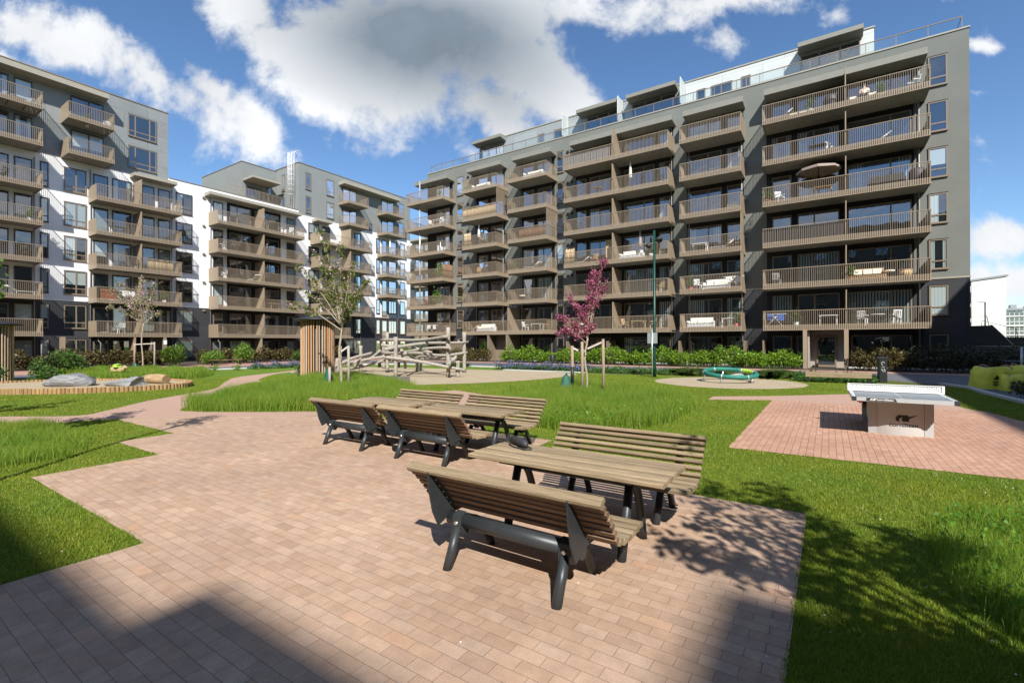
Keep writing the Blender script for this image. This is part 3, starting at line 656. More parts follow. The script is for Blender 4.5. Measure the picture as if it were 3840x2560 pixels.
for z in [0.0] + zk:
    g0 = z == 0.0; zb = .35 if g0 else z+.40; zt = 2.3 if g0 else z+2.66; wb = .75 if g0 else z+.9; wt = 2.3 if g0 else z+2.82; up = z > 8
    pr = .45 if up else .55
    window(fr, 'window', -3.51, -2.24, zb+.25, zt, (), 0, curtain=rc(pr))
    if not g0:
        window(fr, 'balcony_door', -1.87, .67, zb, zt, (-.83,), 0, curtain=rc(.4))
        window(fr, 'balcony_door', 1.14, 4.61, zb, zt, (3.52,), 0, curtain=rc(.3))
    else:
        window(fr, 'window', -1.95, -1.2-.15, zb, zt, (), 0, curtain=('flat','blind_g')); window(fr, 'balcony_door', 1.3, 4.61, zb, zt, (3.52,), 0, curtain=('flat','blind_g'))
    window(fr, 'balcony_door', -9.67, -7.04, zb, zt, (-8.06,), 0, curtain=rc(.5)); window(fr, 'window', -6.67, -5.53, zb+.1, zt, (), .55, curtain=rc(.6))
    window(fr, 'window', -19.84, -18.79, zb, zt, (), 0, curtain=rc(.5)); window(fr, 'balcony_door', -18.48, -16.42, zb, zt, (-17.46,), 0, curtain=rc(.4))
    window(fr, 'balcony_door', -15.17, -12.43, zb, zt, (-13.34,), 0, curtain=rc(.5)); window(fr, 'window', -12.03, -11.09, zb, zt, (), .55, curtain=rc(.6))
    for o_ in (0, -5.76):
        window(fr, 'window', -25.8+o_, -24.5+o_, zb+.2, zt, (), 0, curtain=rc(.6))
        if not (g0 and o_): window(fr, 'balcony_door', -24.12+o_, -22.5+o_, zb, zt, (-23.43+o_,), 0, curtain=rc(.5))
    window(fr, 'balcony_door', -37.7, -35.65, zb, zt, (-36.6,), 0, curtain=rc(.5))
    window(fr, 'window', -34.62, -33.7, wb-.1, wt, (), .55, curtain=rc(.6)); window(fr, 'window', -21.95, -21.2, wb-.1, wt, (), .55, curtain=rc(.5))
    window(fr, 'window', 5.45, 6.39, wb, wt, (), .52, curtain=rc(.5))
for u in (4.98, -5.6, -9.55, -10.98, -19.93, -26.0, -31.85, -28.3):
    wobj('downpipe', MB().tube([(u,YR-.085,.1),(u,YR-.085,19.95)], .042, 8), M['pipe'], RB)
for z in zk:
    for u in (-20.75, -20.35, -33.0): wobj('wall_vent', MB().box(u-.11, u+.11, YR-.14, YR-.001, z+2.53, z+2.71), M['plastic_d'], RB)
# roof terrace and penthouse
r_ = MB(); gl_ = MB(); n = 28
for i in range(n+1):
    x = -38.84 + i*(7.15+38.84)/n; r_.box(x-.02, x+.02, YR+.26, YR+.30, 21.7, 22.52)
r_.box(-38.88, 7.19, YR+.25, YR+.31, 22.52, 22.57); r_.box(-38.86, -38.82, YR+.30, YR+5, 22.52, 22.57); r_.box(7.13, 7.17, YR+.31, YR+6, 22.52, 22.57)
for y in (2.5, 5.0): r_.box(-38.86,-38.82,YR+y-.02,YR+y+.02,21.6,22.52); r_.box(7.13,7.17,YR+y-.02,YR+y+.02,21.6,22.52)
gl_.add([(-38.84,YR+.28,21.74),(7.15,YR+.28,21.74),(7.15,YR+.28,22.5),(-38.84,YR+.28,22.5)], [(0,1,2,3)])
tr_ = wobj('terrace_railing', r_, M['bronze_frame'], RB); d = WL[RB.name]; gl_.shift((-d.x,-d.y,-d.z)); obj('glass_panel', gl_, M['rail_glass'], tr_)
PY = 42.8
ph = wobj('penthouse', MB().box(-10.4, 2.8, PY, 53, 21.61, 24.42).box(4.1, 5.1, 44.5, 46, 21.61, 23.0), M['light_panel'], RB); d = WL[RB.name]
def pp(name, b, m): b.shift((-d.x,-d.y,-d.z)); return obj(name, b, m, ph)
pp('panel_wall', MB().box(-33.0, -10.401, PY, 53, 21.61, 24.42), M['mid_panel'])
pp('roof_edge', MB().box(-33.06, 2.86, PY-.06, 53.05, 24.422, 24.53), M['canopy'])
for a, b in ((-33.15,-29.3),(-20.3,-16.1),(-15.3,-10.9),(-1.85,2.15)):
    pp('canopy', MB().add([(a,41.65,24.02),(b,41.65,24.02),(b,PY-.062,23.92),(a,PY-.062,23.92),(a,41.65,24.34),(b,41.65,24.34),(b,PY-.062,24.42),(a,PY-.062,24.42)], [(0,3,2,1),(4,5,6,7),(0,1,5,4),(1,2,6,5),(2,3,7,6),(3,0,4,7)]), M['canopy_r'])
for u in (-21.7, -16.0, -10.42): pp('divider', MB().box(u-.04, u+.04, 41.45, PY-.063, 21.71, 24.4), M['light_panel'])
fp = Fac(RB, 'R', PY, [])
fp.root = RB
for a, b, z0, z1, cu in ((-32.6,-29.6,21.9,23.75,(-31.6,-30.6)),(-25.2,-24.5,22.3,23.5,()),(-23.3,-21.95,22.3,23.5,(-22.6,)),(-19.6,-16.3,21.8,23.85,(-18.5,-17.4)),(-15.1,-11.1,21.8,23.85,(-13.8,-12.4)),(-9.35,-8.67,22.2,23.45,()),(-8.2,-6.57,22.2,23.45,(-7.4,)),(-5.87,-5.2,22.3,23.5,(-5.5,)),(-1.7,2.0,21.75,23.8,(-.5,.8))):
    window(fp, 'penthouse_window', a, b, z0, z1, cu, 0, 'bronze_frame', rc(.3))
# entrance in the widest bay
for u in (-1.34, .97): wobj('entrance_pillar', MB().box(u-.12, u+.12, 38.0, 38.3, 0, 2.64), M['bronze'], RB)
wobj('entrance_wall', MB().box(-1.22, 1.1, 40.35, 40.76, 0.01, 2.62).box(-1.22,-1.1,38.9,40.349,.01,2.6), pm('entrance_lining', (.36,.31,.265), .7, 0, .05, 3), RB)
de = wobj('entrance_door', MB().box(-.72,-.62,40.24,40.348,.05,2.25).box(.36,.46,40.24,40.348,.05,2.25).box(-.62,.36,40.24,40.348,2.15,2.25).box(-.62,.36,40.24,40.348,.05,.2).box(-.62,.36,40.32,40.345,.2,2.15,1), [M['bronze_frame'], M['black_back']], RB)
def dd(name, b, m): b.shift((-d.x,-d.y,-d.z)); return obj(name, b, m, de)
dd('pane', MB().add([(-.62,40.29,.2),(.36,40.29,.2),(.36,40.29,2.15),(-.62,40.29,2.15)], [(0,1,2,3)]), M['glass'])
dd('handle', MB().tube([(-.55,40.23,1.25),(-.55,40.15,1.22),(-.55,40.15,.82),(-.55,40.23,.79)], .016, 6), M['bolt'])
def text(s, size, ext=.002, sx=1.0, bold=0.0):
    cu = bpy.data.curves.new('lettering', 'FONT'); cu.body = s; cu.size = size; cu.extrude = ext; cu.align_x = 'CENTER'; cu.offset = bold
    o = bpy.data.objects.new('tmp', cu); C.objects.link(o); bpy.context.view_layer.update()
    me = bpy.data.meshes.new_from_object(o.evaluated_get(bpy.context.evaluated_depsgraph_get()))
    bpy.data.objects.remove(o); bpy.data.curves.remove(cu)
    if sx != 1: me.transform(Matrix.Diagonal((sx,1,1,1)))
    return me
tx = text('16', .26); tx.materials.append(M['concrete_l']); o = obj('house_number', tx, None, de); o.location = (.16-d.x, 40.28-d.y, 1.86-d.z); o.rotation_euler = (R(90),0,0)
# second entrance under the joined balcony
wobj('entrance_panel', MB().box(-28.75, -28.6, 38.5, 40.7, .01, 2.6).box(-28.6, -27.1, 39.8, 39.95, .01, 2.6).box(-26.4,-26.2,38.4,40.7,.01,2.62), M['bronze_frame'], RB)
for u in (-19.9,-16.0,-9.9,-5.2,-3.95,-34.0): wobj('garden_screen', MB().box(u-.04, u+.04, 38.7, YR-.04, 0.01, 1.95), M['bronze_frame'], RB)

# ---- left block
LB = thing('apartment_building', 'white and grey apartment block with two taller grey ends, dark base and bronze balconies', 'building', (-60, 22, 0))
fl = Fac(LB, 'L', XL, [])
X2 = -67
wobj('base_wall', MB().box(X2, XL-.002, -8, 53.07, 0, 5.58), M['base_clad'], LB)
wobj('wall', MB().box(X2, XL, 20.2, 34.2, 5.585, 18.33).box(X2, XL, -8, 20.2, 5.585, 17.75).box(X2, XL, 34.2, 53.07, 5.585, 17.86), M['white_wall'], LB)
wobj('tower_wall', MB().box(X2, XL-.001, -8, 20.21, 17.755, 24.72), M['grey_panel'], LB)
tw = wobj('tower_wall', MB().box(X2, XL-.001, 34.2, 53.08, 17.865, 24.30).box(-70, -59.6, 29.8, 34.19, 18.34, 24.1), pm('tower_render', (.22,.235,.228), .8, 0, .05, .7, .1, 25), LB)
wobj('parapet_cap', MB().box(X2,XL+.05,-8,20.26,24.723,24.80).box(X2,XL+.05,20.262,34.1,18.332,18.40).box(X2,XL+.05,34.14,53.13,24.302,24.37).box(-70,-59.55,29.75,34.139,24.102,24.17), M['bronze_frame'], LB)
for a, b in ((11.0,14.0),(20.65,23.85),(33.8,35.7),(43.9,47)): wobj('trim_band', MB().box(XL, XL+.035, a, b, 5.55, 5.64), M['white'], LB)
DL = 2.1
zl = [ZL0 + HS*(k-2) for k in range(2, 7)]
balconies(fl, 1.6, 10.75, DL, 'solid', 'slat', (6.2,), zl + [17.75, 20.72])
balconies(fl, 12.25, 15.36, DL, 'solid', 'slat', (), [17.75, 20.72])
balconies(fl, 14.07, 20.63, DL, 'solid', 'slat', (17.35,), zl)
balconies(fl, 23.90, 33.69, DL, 'solid', 'slat', (28.77,), zl)
balconies(fl, 35.75, 43.74, DL, 'solid', 'slat', (40.4,), zl[1:])
balconies(fl, 39.96, 43.30, DL, 'slat', 'slat', (), [17.44, 20.36])
balconies(fl, 46.48, 50.0, DL, 'slat', 'slat', (), zl[2:] + [17.44, 20.36])
balconies(fl, 35.75, 40.3, DL, 'solid', 'slat', (), zl[:1])
for z in (2.5, 5.45):   # french balconies on the tower's lower floors
    for y in (41.6, 48.0): fl.part('french_balcony', MB().box(-.62,.62,.08,.10,.0,.3).box(-.62,.62,.075,.105,1.05,1.09), M['bronze'], None, (y, 0, z)); 
fb = [o for o in bpy.data.objects if o.name.startswith('french_balcony')]
for o in fb:
    b = MB()
    for i in range(12): x = -.56+i*.102; b.box(x-.012, x+.012, .08, .1, .3, 1.05)
    fl.part('railing', b, M['bronze'], o)
def lcan(y0, y1, z0, z1, x=-53.45):
    wobj('canopy', MB().add([(XL+.002,y0,z0-.05),(x,y0,z0),(x,y1,z0),(XL+.002,y1,z0-.05),(XL+.002,y0,z1),(x,y0,z1),(x,y1,z1),(XL+.002,y1,z1)], [(0,1,2,3),(7,6,5,4),(0,4,5,1),(1,5,6,2),(2,6,7,3),(3,7,4,0)][:]), M['canopy'], LB)
lcan(-8, 15.2, 23.72, 24.15); lcan(17.07, 20.55, 17.47, 17.77); lcan(23.5, 33.88, 17.40, 17.71); lcan(36.0, 38.2, 17.30, 17.62); lcan(40.0, 50.0, 23.1, 23.5)
for k, z in enumerate([0.0] + zl + [17.75, 20.72]):
    g0 = k == 0; top = k > 5; fm = 'bronze_frame' if k < 2 else 'dark_frame'
    zb = .45 if g0 else z+.42; zt = 2.15 if g0 else z+2.68; wb = .5 if g0 else z+.72; wt = 2.2 if g0 else z+2.74
    window(fl, 'balcony_door', 7.75, 9.14, zb, zt, (), 0, fm, rc(.4)); window(fl, 'balcony_door', 9.45, 10.5, zb, zt, (), 0, fm, rc(.4)); window(fl, 'balcony_door', 4.4, 6.0, zb, zt, (), 0, fm, rc(.4))
    if top:
        window(fl, 'balcony_door', 12.9, 15.13, zb, zt, (14.1,), 0, fm, rc(.3)); window(fl, 'window', 16.95, 19.2, wb, wt, (17.5,18.65), .5, 'bronze_frame', rc(.5))
        zz = z - .33
        for a, b in ((35.1,35.85),(38.1,39.2)): window(fl, 'window', a, b, zz+.87, zz+2.9, (), .5, 'bronze_frame', rc(.3))
        window(fl, 'balcony_door', 40.6, 42.8, zz+.4, zz+2.6, (41.7,), 0, fm, rc(.3)); window(fl, 'balcony_door', 47.3, 49.6, zz+.4, zz+2.6, (48.4,), 0, fm, rc(.3)); window(fl, 'window', 50.6, 51.6, zz+.87, zz+2.8, (), .5, 'bronze_frame', rc(.3))
        continue
    window(fl, 'window', 10.97, 11.48, wb, wt, (), .5, fm, rc(.4)); window(fl, 'window', 12.45, 13.93, wb, wt, (13.25,), .5 if k not in (5,) else .4, fm if k < 2 else 'bronze_frame', rc(.75))
    window(fl, 'balcony_door', 14.41, 15.46, zb, zt, (), 0, fm, rc(.4)); window(fl, 'window', 15.77, 17.2, zb+.2, zt, (), 0, fm, rc(.5))
    window(fl, 'window', 18.03, 19.03, zb+.1, zt, (), 0, fm, rc(.5))
    if not g0: window(fl, 'balcony_door', 19.34, 20.35, zb, zt, (), 0, fm, rc(.4))
    window(fl, 'window', 20.88, 22.33, wb, wt, (21.5,), .5, fm, rc(.6))
    window(fl, 'window', 24.33, 25.32, zb+.1, zt, (), 0, fm, rc(.5)); window(fl, 'balcony_door', 26.0, 28.3, zb, zt, (26.8,), 0, 'bronze_frame', rc(.4))
    window(fl, 'balcony_door', 29.6, 31.6, zb, zt, (30.3,), 0, 'bronze_frame', rc(.4)); window(fl, 'balcony_door', 32.6, 33.62, zb, zt, (), 0, fm, rc(.4))
    window(fl, 'window', 35.0 if k < 2 else 35.5, 35.7 if k < 2 else 37.0, wb, wt, () if k < 2 else (36.3,), .5, fm, rc(.6)) if k else None
    window(fl, 'balcony_door', 37.5, 38.6, zb, zt, (), 0, fm, rc(.5)); window(fl, 'balcony_door', 41.05, 42.1, zb, zt, (), 0, fm, rc(.5)); window(fl, 'window', 42.45, 43.6, wb, wt, (43.0,), .5, fm, rc(.5))
    window(fl, 'window', 46.3, 46.93, wb, wt, (), .5, fm, rc(.5)); window(fl, 'balcony_door', 47.35, 48.25, zb, zt, (), 0, fm, rc(.6)); window(fl, 'window', 48.6, 50.1, zb+.4, zt, (49.1,49.6) if k < 3 else (), 0, fm, rc(.5)); window(fl, 'window', 50.9, 51.9, wb, wt, (), 0, fm, rc(.4))
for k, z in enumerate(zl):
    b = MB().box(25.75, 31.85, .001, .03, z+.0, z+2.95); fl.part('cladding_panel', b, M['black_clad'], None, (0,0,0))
    fl.part('wall_vent', MB().box(-.12,.12,.001,.13,0,.2), M['bronze_frame'], None, (23.42, 0, z+2.75))
for y in (10.62, 14.2, 20.5, 24.05, 33.75, 43.5, 50.3): wobj('downpipe', MB().tube([(XL+.085,y,.1),(XL+.085,y,17.3)], .042, 8), M['pipe'], LB)
for y, s_ in ((14.35,-1),(10.9,1),(20.4,1),(24.15,-1),(33.6,1)): wobj('drain_pipe', MB().tube([(-53.1,y,2.4),(-53.1,y,2.1),(-53.1,y-s_*.15,1.9),(-53.1,y-s_*.15,.2)], .05, 8), M['pipe'], LB)
for y0 in (16.8, 28.4, 12.0): wobj('garden_screen', MB().box(-53.9, -52.5, y0-.05, y0+.05, .01, 2.42), M['bronze'], LB)
wobj('entrance_pillar', MB().box(-52.9,-52.6,19.05,19.3,0,2.44).box(-54.6,-52.9,18.15,18.25,0,2.44).box(-54.6,-54.4,18.25,19.9,0,2.44), M['bronze_frame'], LB)
wobj('door_sign', MB().box(-52.598,-52.58,19.04,19.31,1.75,2.15), M['white'], LB); wobj('door_sign', MB().box(-52.598,-52.58,19.09,19.27,.95,1.3), M['red'], LB)
# penthouse terrace on the lower wing
wobj('canopy', MB().box(-60.0,-57.2,29.9,33.4,21.75,22.0), M['canopy'], LB)
tb = MB()
for i in range(40): y = 26.5+i*.16; tb.box(-56.02,-56.0,y-.013,y+.013,18.4,19.75)
tb.box(-56.03,-55.99,26.4,32.9,19.75,19.79); tb.box(-56.03,-55.99,26.4,32.9,18.45,18.8)
wobj('terrace_railing', tb, M['bronze'], LB)
f2 = Fac(LB, 'R', 34.2, []); 
for u, z0, z1 in ((-58.0,21.3,23.3),(-58.0,18.6,20.4)): window(f2, 'window', u-.35, u+.35, z0, z1, (), .5, 'bronze_frame')
f3 = Fac(LB, 'L', -59.6, []); window(f3, 'window', 32.9, 33.5, 19.6, 21.8, (), 0, 'bronze_frame'); window(f3, 'balcony_door', 30.2, 32.2, 18.9, 21.2, (31.2,), 0, 'bronze_frame')
wobj('roof_vent', MB().box(-62.6,-61.6,31.0,32.2,24.172,24.9), M['grey_panel'], LB)
# caged ladder on the corner of the tower
lx, ly = -55.6, 34.0; ld = MB()
for s_ in (-.24,.24): ld.tube([(lx+s_,ly,18.45),(lx+s_,ly,25.4)], .028, 6)
for i in range(24): ld.tube([(lx-.24,ly,18.7+i*.28),(lx+.24,ly,18.7+i*.28)], .013, 5)
lad = wobj('ladder', ld, M['white'], LB); cg = MB()
for i in range(9):
    z = 20.3+i*.62; cg.tube([(lx+.38*math.cos(t), ly-.02-.62*math.sin(t), z) for t in np.linspace(0, math.pi, 11)], .02, 5)
for t in np.linspace(.1, math.pi-.1, 7): cg.tube([(lx+.38*math.cos(t), ly-.02-.62*math.sin(t), 20.2),(lx+.38*math.cos(t), ly-.02-.62*math.sin(t), 25.5)], .018, 5)
for s_ in (-.24,.24): cg.tube([(lx+s_,ly+.5*(1-math.cos(t)),25.4+.55*math.sin(t)) for t in np.linspace(0, math.pi, 9)], .024, 6)
dl = WL[LB.name]; cg.shift((-dl.x,-dl.y,-dl.z)); obj('safety_cage', cg, M['white'], lad)
# ---- block seen through the gap between the two
BB = thing('apartment_building', 'white block with beige balconies glimpsed through the gap behind the corner balconies', 'building', (-62, 64, 0))
wobj('wall', MB().box(-76,-57.2,62,74,0,20.6), M['white_wall'], BB)
fb_ = Fac(BB, 'R', 62, [])
balconies(fb_, -63.0, -57.0, 2.0, 'slat', 'slat', (), [2.6+2.97*i for i in range(6)])
for i in range(6):
    window(fb_, 'balcony_door', -62.5,-60.6, 3.0+2.97*i, 5.2+2.97*i, (-61.5,), 0, 'dark_frame', rc(.5)); window(fb_, 'balcony_door', -60.2,-58.2, 3.0+2.97*i, 5.2+2.97*i, (-59.2,), 0, 'dark_frame', rc(.5))
wobj('canopy', MB().box(-63.2,-56.9,60.2,61.99,19.9,20.2), M['canopy'], BB)
# ---- the courtyard's other two sides, behind and to the right of the photographer
SB = thing('apartment_building', 'grey courtyard block with a stepped roof behind the photographer, seen by its shadow', 'building', (10, -22, 0))
wobj('wall', MB().box(-60,11.9,-30,-16.15,0,21.0).box(11.9,16.9,-30,-16.15,0,21.6).box(16.9,32,-30,-16.15,0,24.15), M['grey_wall'], SB)
fs = Fac(SB, 'R', -16.15, []); fs.pt = lambda u, d_, z: (u, -16.15+d_, z); fs.lin = lambda u, d_, z: (u, d_, z)
for k in range(7):
    for i in range(14): window(fs, 'window' if i % 2 else 'balcony_door', -44+i*4.2, -42.2+i*4.2, .9+HS*k, 2.6+HS*k, (-43.1+i*4.2,), 0, 'bronze_frame', rc(.4))
EB = thing('apartment_building', 'grey courtyard block off to the right, shading the asphalt by the yellow bags', 'building', (25, 10, 0))
wobj('wall', MB().box(18.5,32,-16.1,36,0,21.0), M['grey_wall'], EB)
fe = Fac(EB, 'L', 18.5, []); fe.pt = lambda u, d_, z: (18.5-d_, u, z); fe.lin = lambda u, d_, z: (-d_, u, z)
for k in range(7):
    for i in range(12): window(fe, 'window' if i % 2 else 'balcony_door', -12+i*4, -10.2+i*4, .9+HS*k, 2.6+HS*k, (-11.1+i*4,), 0, 'bronze_frame', rc(.4))
# ---- far buildings on the right
FW = thing('apartment_building', 'bright white gabled block beyond the dark wall at the right edge', 'building', (16, 82, 0))
g_ = MB(); g_.add([(13.75,75,2),(16.58,75,2),(16.58,90,2),(13.75,90,2),(13.75,75,8.7),(16.58,75,9.05),(16.58,90,9.05),(13.75,90,8.7)], [(0,1,5,4),(1,2,6,5),(2,3,7,6),(3,0,4,7),(4,5,6,7)])
g_.box(10.5,13.749,75.3,90,2,8.4); g_.box(13.2,13.748,75.05,75.299,2,8.2)
wobj('wall', g_, M['far_wall'], FW)
wobj('roof', MB().add([(13.6,74.9,8.74),(16.75,74.9,9.12),(16.75,90,9.12),(13.6,90,8.74),(13.6,74.9,8.95),(16.75,74.9,9.33),(16.75,90,9.33),(13.6,90,8.95)], [(0,3,2,1),(4,5,6,7),(0,1,5,4),(1,2,6,5),(2,3,7,6),(3,0,4,7)]).box(12.0,13.5,75.1,76,8.4,9.2), M['far_grey'], FW)
ff = Fac(FW, 'R', 75.05, [])
for z in (2.9, 4.6, 6.3):
    window(ff, 'window', 13.28, 13.7, z, z+1.15, (), 0, 'dark_frame', None, .05); window(ff, 'window', 12.7, 13.15, z, z+1.15, (), 0, 'dark_frame', None, .05)
FA = thing('apartment_building', 'distant pale block with glazed balcony rows at the far right', 'building', (38, 156, 0))
wobj('wall', MB().box(30,48,152,164,0,9.0).box(36.2,48,150.4,151.99,0,9.6), M['far_wall'], FA)
wobj('roof', MB().box(29.8,36.1,150.0,152,8.75,9.2).box(34.4,35.4,152.5,154,9.2,10.1), M['far_grey'], FA)
ff = Fac(FA, 'R', 151.9, [])
for i in range(4):
    wobj('balcony_band', MB().box(30,36.15,150.3,151.9,1.0+i*2.1,1.25+i*2.1), M['far_wall'], FA)
    wobj('glazing', MB().add([(30,150.5,1.3+i*2.1),(36.1,150.5,1.3+i*2.1),(36.1,150.5,2.9+i*2.1),(30,150.5,2.9+i*2.1)], [(0,1,2,3)]), M['glass'], FA)
    b = MB()
    for j in range(9): b.box(30+j*.75, 30.08+j*.75, 150.4, 150.49, 1.26+i*2.1, 2.95+i*2.1)
    b.box(30,36.15,150.4,150.49,1.95+i*2.1,2.05+i*2.1); wobj('glazing_frame', b, M['white'], FA)
# ---------------------------------------------------------------- picnic benches and tables
def dsec(w, h, n=5):
    """slat section with a rounded top, (right, up)"""
    s = [(-w/2,-h/2),(w/2,-h/2)]
    for i in range(n+1):
        t = math.pi*i/n; s.append((w/2*math.cos(t), h/2*.35 + h*.32*math.sin(t)))
    return s
def bench(loc, face, label, leg_y):
    """sits toward +y when face=1; y=0 at the joint of seat and back"""
    t = thing('park_bench', label, 'bench', loc, 0, 'slatted benches at the picnic tables')
    s = face; hl = .865
    def P(y, z): return (y*s, z)
    seat = MB()
    for i in range(6):
        y = .06 + i*.083; z = .432 + (.012 if i in (0,) else 0) - .018*math.sin(i/5*math.pi)
        seat.sweep((-hl, y*s, z), (hl, y*s, z), dsec(.07, .042))
    obj('seat', seat, M['slat'], t)
    back = MB(); n = 6
    bd = Vector((0, -.30*s, .385)).normalized(); fw = Vector((0, .385*s, .30)).normalized()
    for i in range(n):
        c = Vector((0, .0, .455)) + bd*(.03 + i*.0715)
        c += fw*.012*math.sin(i*.7)
        sec = [(a, b) for a, b in dsec(.044, .046)]
        back.sweep(c + Vector((-hl,0,0)), c + Vector((hl,0,0)), sec, up=fw)
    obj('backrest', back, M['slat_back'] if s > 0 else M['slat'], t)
    top = Vector((0, 0, .455)) + bd*.446 - fw*.004
    obj('top_rail', MB().sweep(top + Vector((-hl,0,0)), top + Vector((hl,0,0)), [(-.04,-.02),(.04,-.02),(.045,.0),(.038,.018),(-.038,.018),(-.045,0)], up=(bd*.55 + Vector((0,0,1))*.45 - fw*.2).normalized()), M['slat'], t)
    pipe = MB().tube([(-.62, -.045*s, .352),(.62, -.045*s, .352)], .057, 14)
    obj('beam', pipe, M['graphite'], t)
    for x in (-.628, .628):
        b = MB(); th = .006
        prof = [(-.305,.815),(-.318,.80),(-.285,.56),(-.215,.31),(-.05,.385),(.06,.40),(.46,.405),(.46,.385),(.1,.36),(.0,.36)]
        prof = [(-.30,.80),(-.322,.79),(-.300,.62),(-.262,.46),(-.195,.325),(-.03,.385),(.47,.392),(.47,.408),(.02,.425),(-.03,.455),(-.275,.775)]
        v = []
        for dx in (-th, th): v += [(x+dx, a*s, z) for a, z in prof]
        k = len(prof); f = [tuple(range(k)), tuple(reversed(range(k, 2*k)))] + [(i, k+i, k+(i+1)%k, (i+1)%k) for i in range(k)]
        b.add(v, f)
        q0 = Vector((x-(.022 if x > 0 else -.022), 0, .455)) - fw*.026
        b.bar(q0 + bd*.03, q0 + bd*.42, .045, .005, up=fw)
        br = obj('bracket', b, M['graphite'], t)
        bo = MB()
        for i in range(5):
            c = q0 + bd*(.06+i*.075) - fw*.003
            bo.tube([c, c - fw*.008], .009, 8)
        obj('bolt', bo, M['bolt'], br)
    y0, y1 = leg_y
    for x in (-.5, .5):
        l = MB().tube([(x, y0, 0),(x, y0*.42, .31)], .038, 12); obj('leg', l, M['graphite'], t)
        pts = [(x, y1*(1-(1-q)**1.0)*1.0 if False else y1*math.sin(q*math.pi/2*.98), .345*math.cos(q*math.pi/2)**.8) for q in np.linspace(.05, 1, 9)]
        pts = [(x, y1*(q**.8), .33*(1-q**2.1)) for q in np.linspace(.06, 1, 9)]
        obj('leg', MB().tube(pts, .036, 12), M['graphite'], t)
        lug = MB().add([(x+dx, a, z) for dx in (-.045,.045) for a, z in ((-.105*s,.40),(-.04*s,.43),(.02*s,.28),(-.03*s,.235),(-.12*s,.275))], [(0,1,2,3,4),(9,8,7,6,5)] + [(i,5+i,5+(i+1)%5,(i+1)%5) for i in range(5)])
        lg = obj('lug', lug, M['graphite'], t)
        obj('bolt', MB().tube([(x, -.07*s, .345),(x, -.125*s, .345)], .016, 8), M['bolt'], lg)
    return t
bench((-2.07,3.12,0), 1, 'slatted bench nearest the camera, its dark tube frame and back turned to us', (-.23,.38))
bench((-5.22,5.46,0), 1, 'slatted bench with its back to us at the middle table, second in the near row', (-.23,.38))
bench((-7.10,5.48,0), 1, 'slatted bench with its back to us at the farthest table, leftmost of the near row', (-.23,.38))
bench((-1.95,5.05,0), -1, 'slatted bench on the far side of the nearest table, facing the camera by the lawn', (-.28,.32))
bench((-5.02,7.02,0), -1, 'slatted bench on the far side of the middle table, facing the camera', (-.28,.32))
bench((-6.90,6.99,0), -1, 'slatted bench on the far side of the farthest table, mostly hidden behind it', (-.28,.32))
def table(loc, half, label):
    t = thing('picnic_table', label, 'table', loc, 0, 'slatted picnic tables on the plaza')
    top = MB(); n = 7
    for i in range(n):
        y = -.30 + i*.1; drop = .0 if 0 < i < n-1 else .006
        top.bar((-half, y, .722-drop), (half, y, .722-drop), .087, .04, ch=.008)
    obj('tabletop', top, M['slat'], t)
    fr_ = MB()
    for x in (-.58, .58):
        fr_.add([(x+dx, a, z) for dx in (-.03,.03) for a, z in ((-.31,.70),(.31,.70),(.31,.68),(.06,.60),(-.06,.60),(-.31,.68))], [(0,1,2,3,4,5),(11,10,9,8,7,6)] + [(i,6+i,6+(i+1)%6,(i+1)%6) for i in range(6)])
    fr_.tube([(-.6,0,.61),(.6,0,.61)], .045, 12)
    obj('frame', fr_, M['graphite'], t)
    for x in (-.58, .58):
        obj('leg', MB().tube([(x,-.22,0),(x,-.02,.60)], .04, 12), M['graphite'], t)
        obj('leg', MB().tube([(x, .34*(q**.75), .60*(1-q**2.0)) for q in np.linspace(.06,1,9)], .038, 12), M['graphite'], t)
    return t
table((-2.03,4.03,0), .965, 'weathered slatted table nearest the camera with a black pouch on it')
table((-4.97,6.18,0), .86, 'weathered slatted table in the middle of the three')
table((-6.92,6.20,0), .84, 'weathered slatted table farthest left, beside the tall grass')
sp = thing('pouch', 'small black cylindrical pouch with a loop of strap lying on the nearest table', 'pouch', (-2.73,4.22,.744), R(-28))
obj('body', MB().tube([(-.15,0,.045),(-.14,0,.045),(.09,0,.045),(.13,0,.038),(.16,0,.025)], [.03,.043,.045,.036,.012], 12), M['plastic_d'], sp)
obj('strap', MB().tube([(-.13,.01,.03),(-.22,.05,.012),(-.30,.06,.008),(-.33,.02,.008),(-.28,-.02,.008),(-.17,-.01,.012)], .008, 6).tube([(.12,.02,.02),(.2,.03,.008),(.24,.0,.008),(.2,-.05,.008),(.05,-.09,.008),(-.1,-.07,.008)], .007, 6), M['plastic_d'], sp)
# ---------------------------------------------------------------- outdoor table tennis
tt = thing('table_tennis_table', 'outdoor table tennis table with white perforated net and curved grey pedestals', 'table', (1.15,12.86,0), R(.6))
tp = MB(); hw, hl = .7625, 1.37
obj('tabletop', tp.box(-hw+.02, hw-.02, -hl+.02, hl-.02, .728, .752), M['grey_ttop'], tt)
e_ = MB()
for y in (-hl, hl): e_.box(-hw+.05, hw-.05, y-.02, y+.02, .685, .758)
for x in (-hw, hw): e_.box(x-.02, x+.02, -hl+.05, hl-.05, .685, .758)
ed = obj('edge_rail', e_, M['alu'], tt)
cn = MB()
for x in (-1,1):
    for y in (-1,1): cn.prism([(x*(hw-.05),y*(hl+.025)),(x*(hw+.025),y*(hl+.025)),(x*(hw+.025),y*(hl-.05)),(x*(hw-.02),y*(hl-.05)),(x*(hw-.05),y*(hl-.02))], .68, .762)
obj('corner', cn, M['plastic_d'], ed)
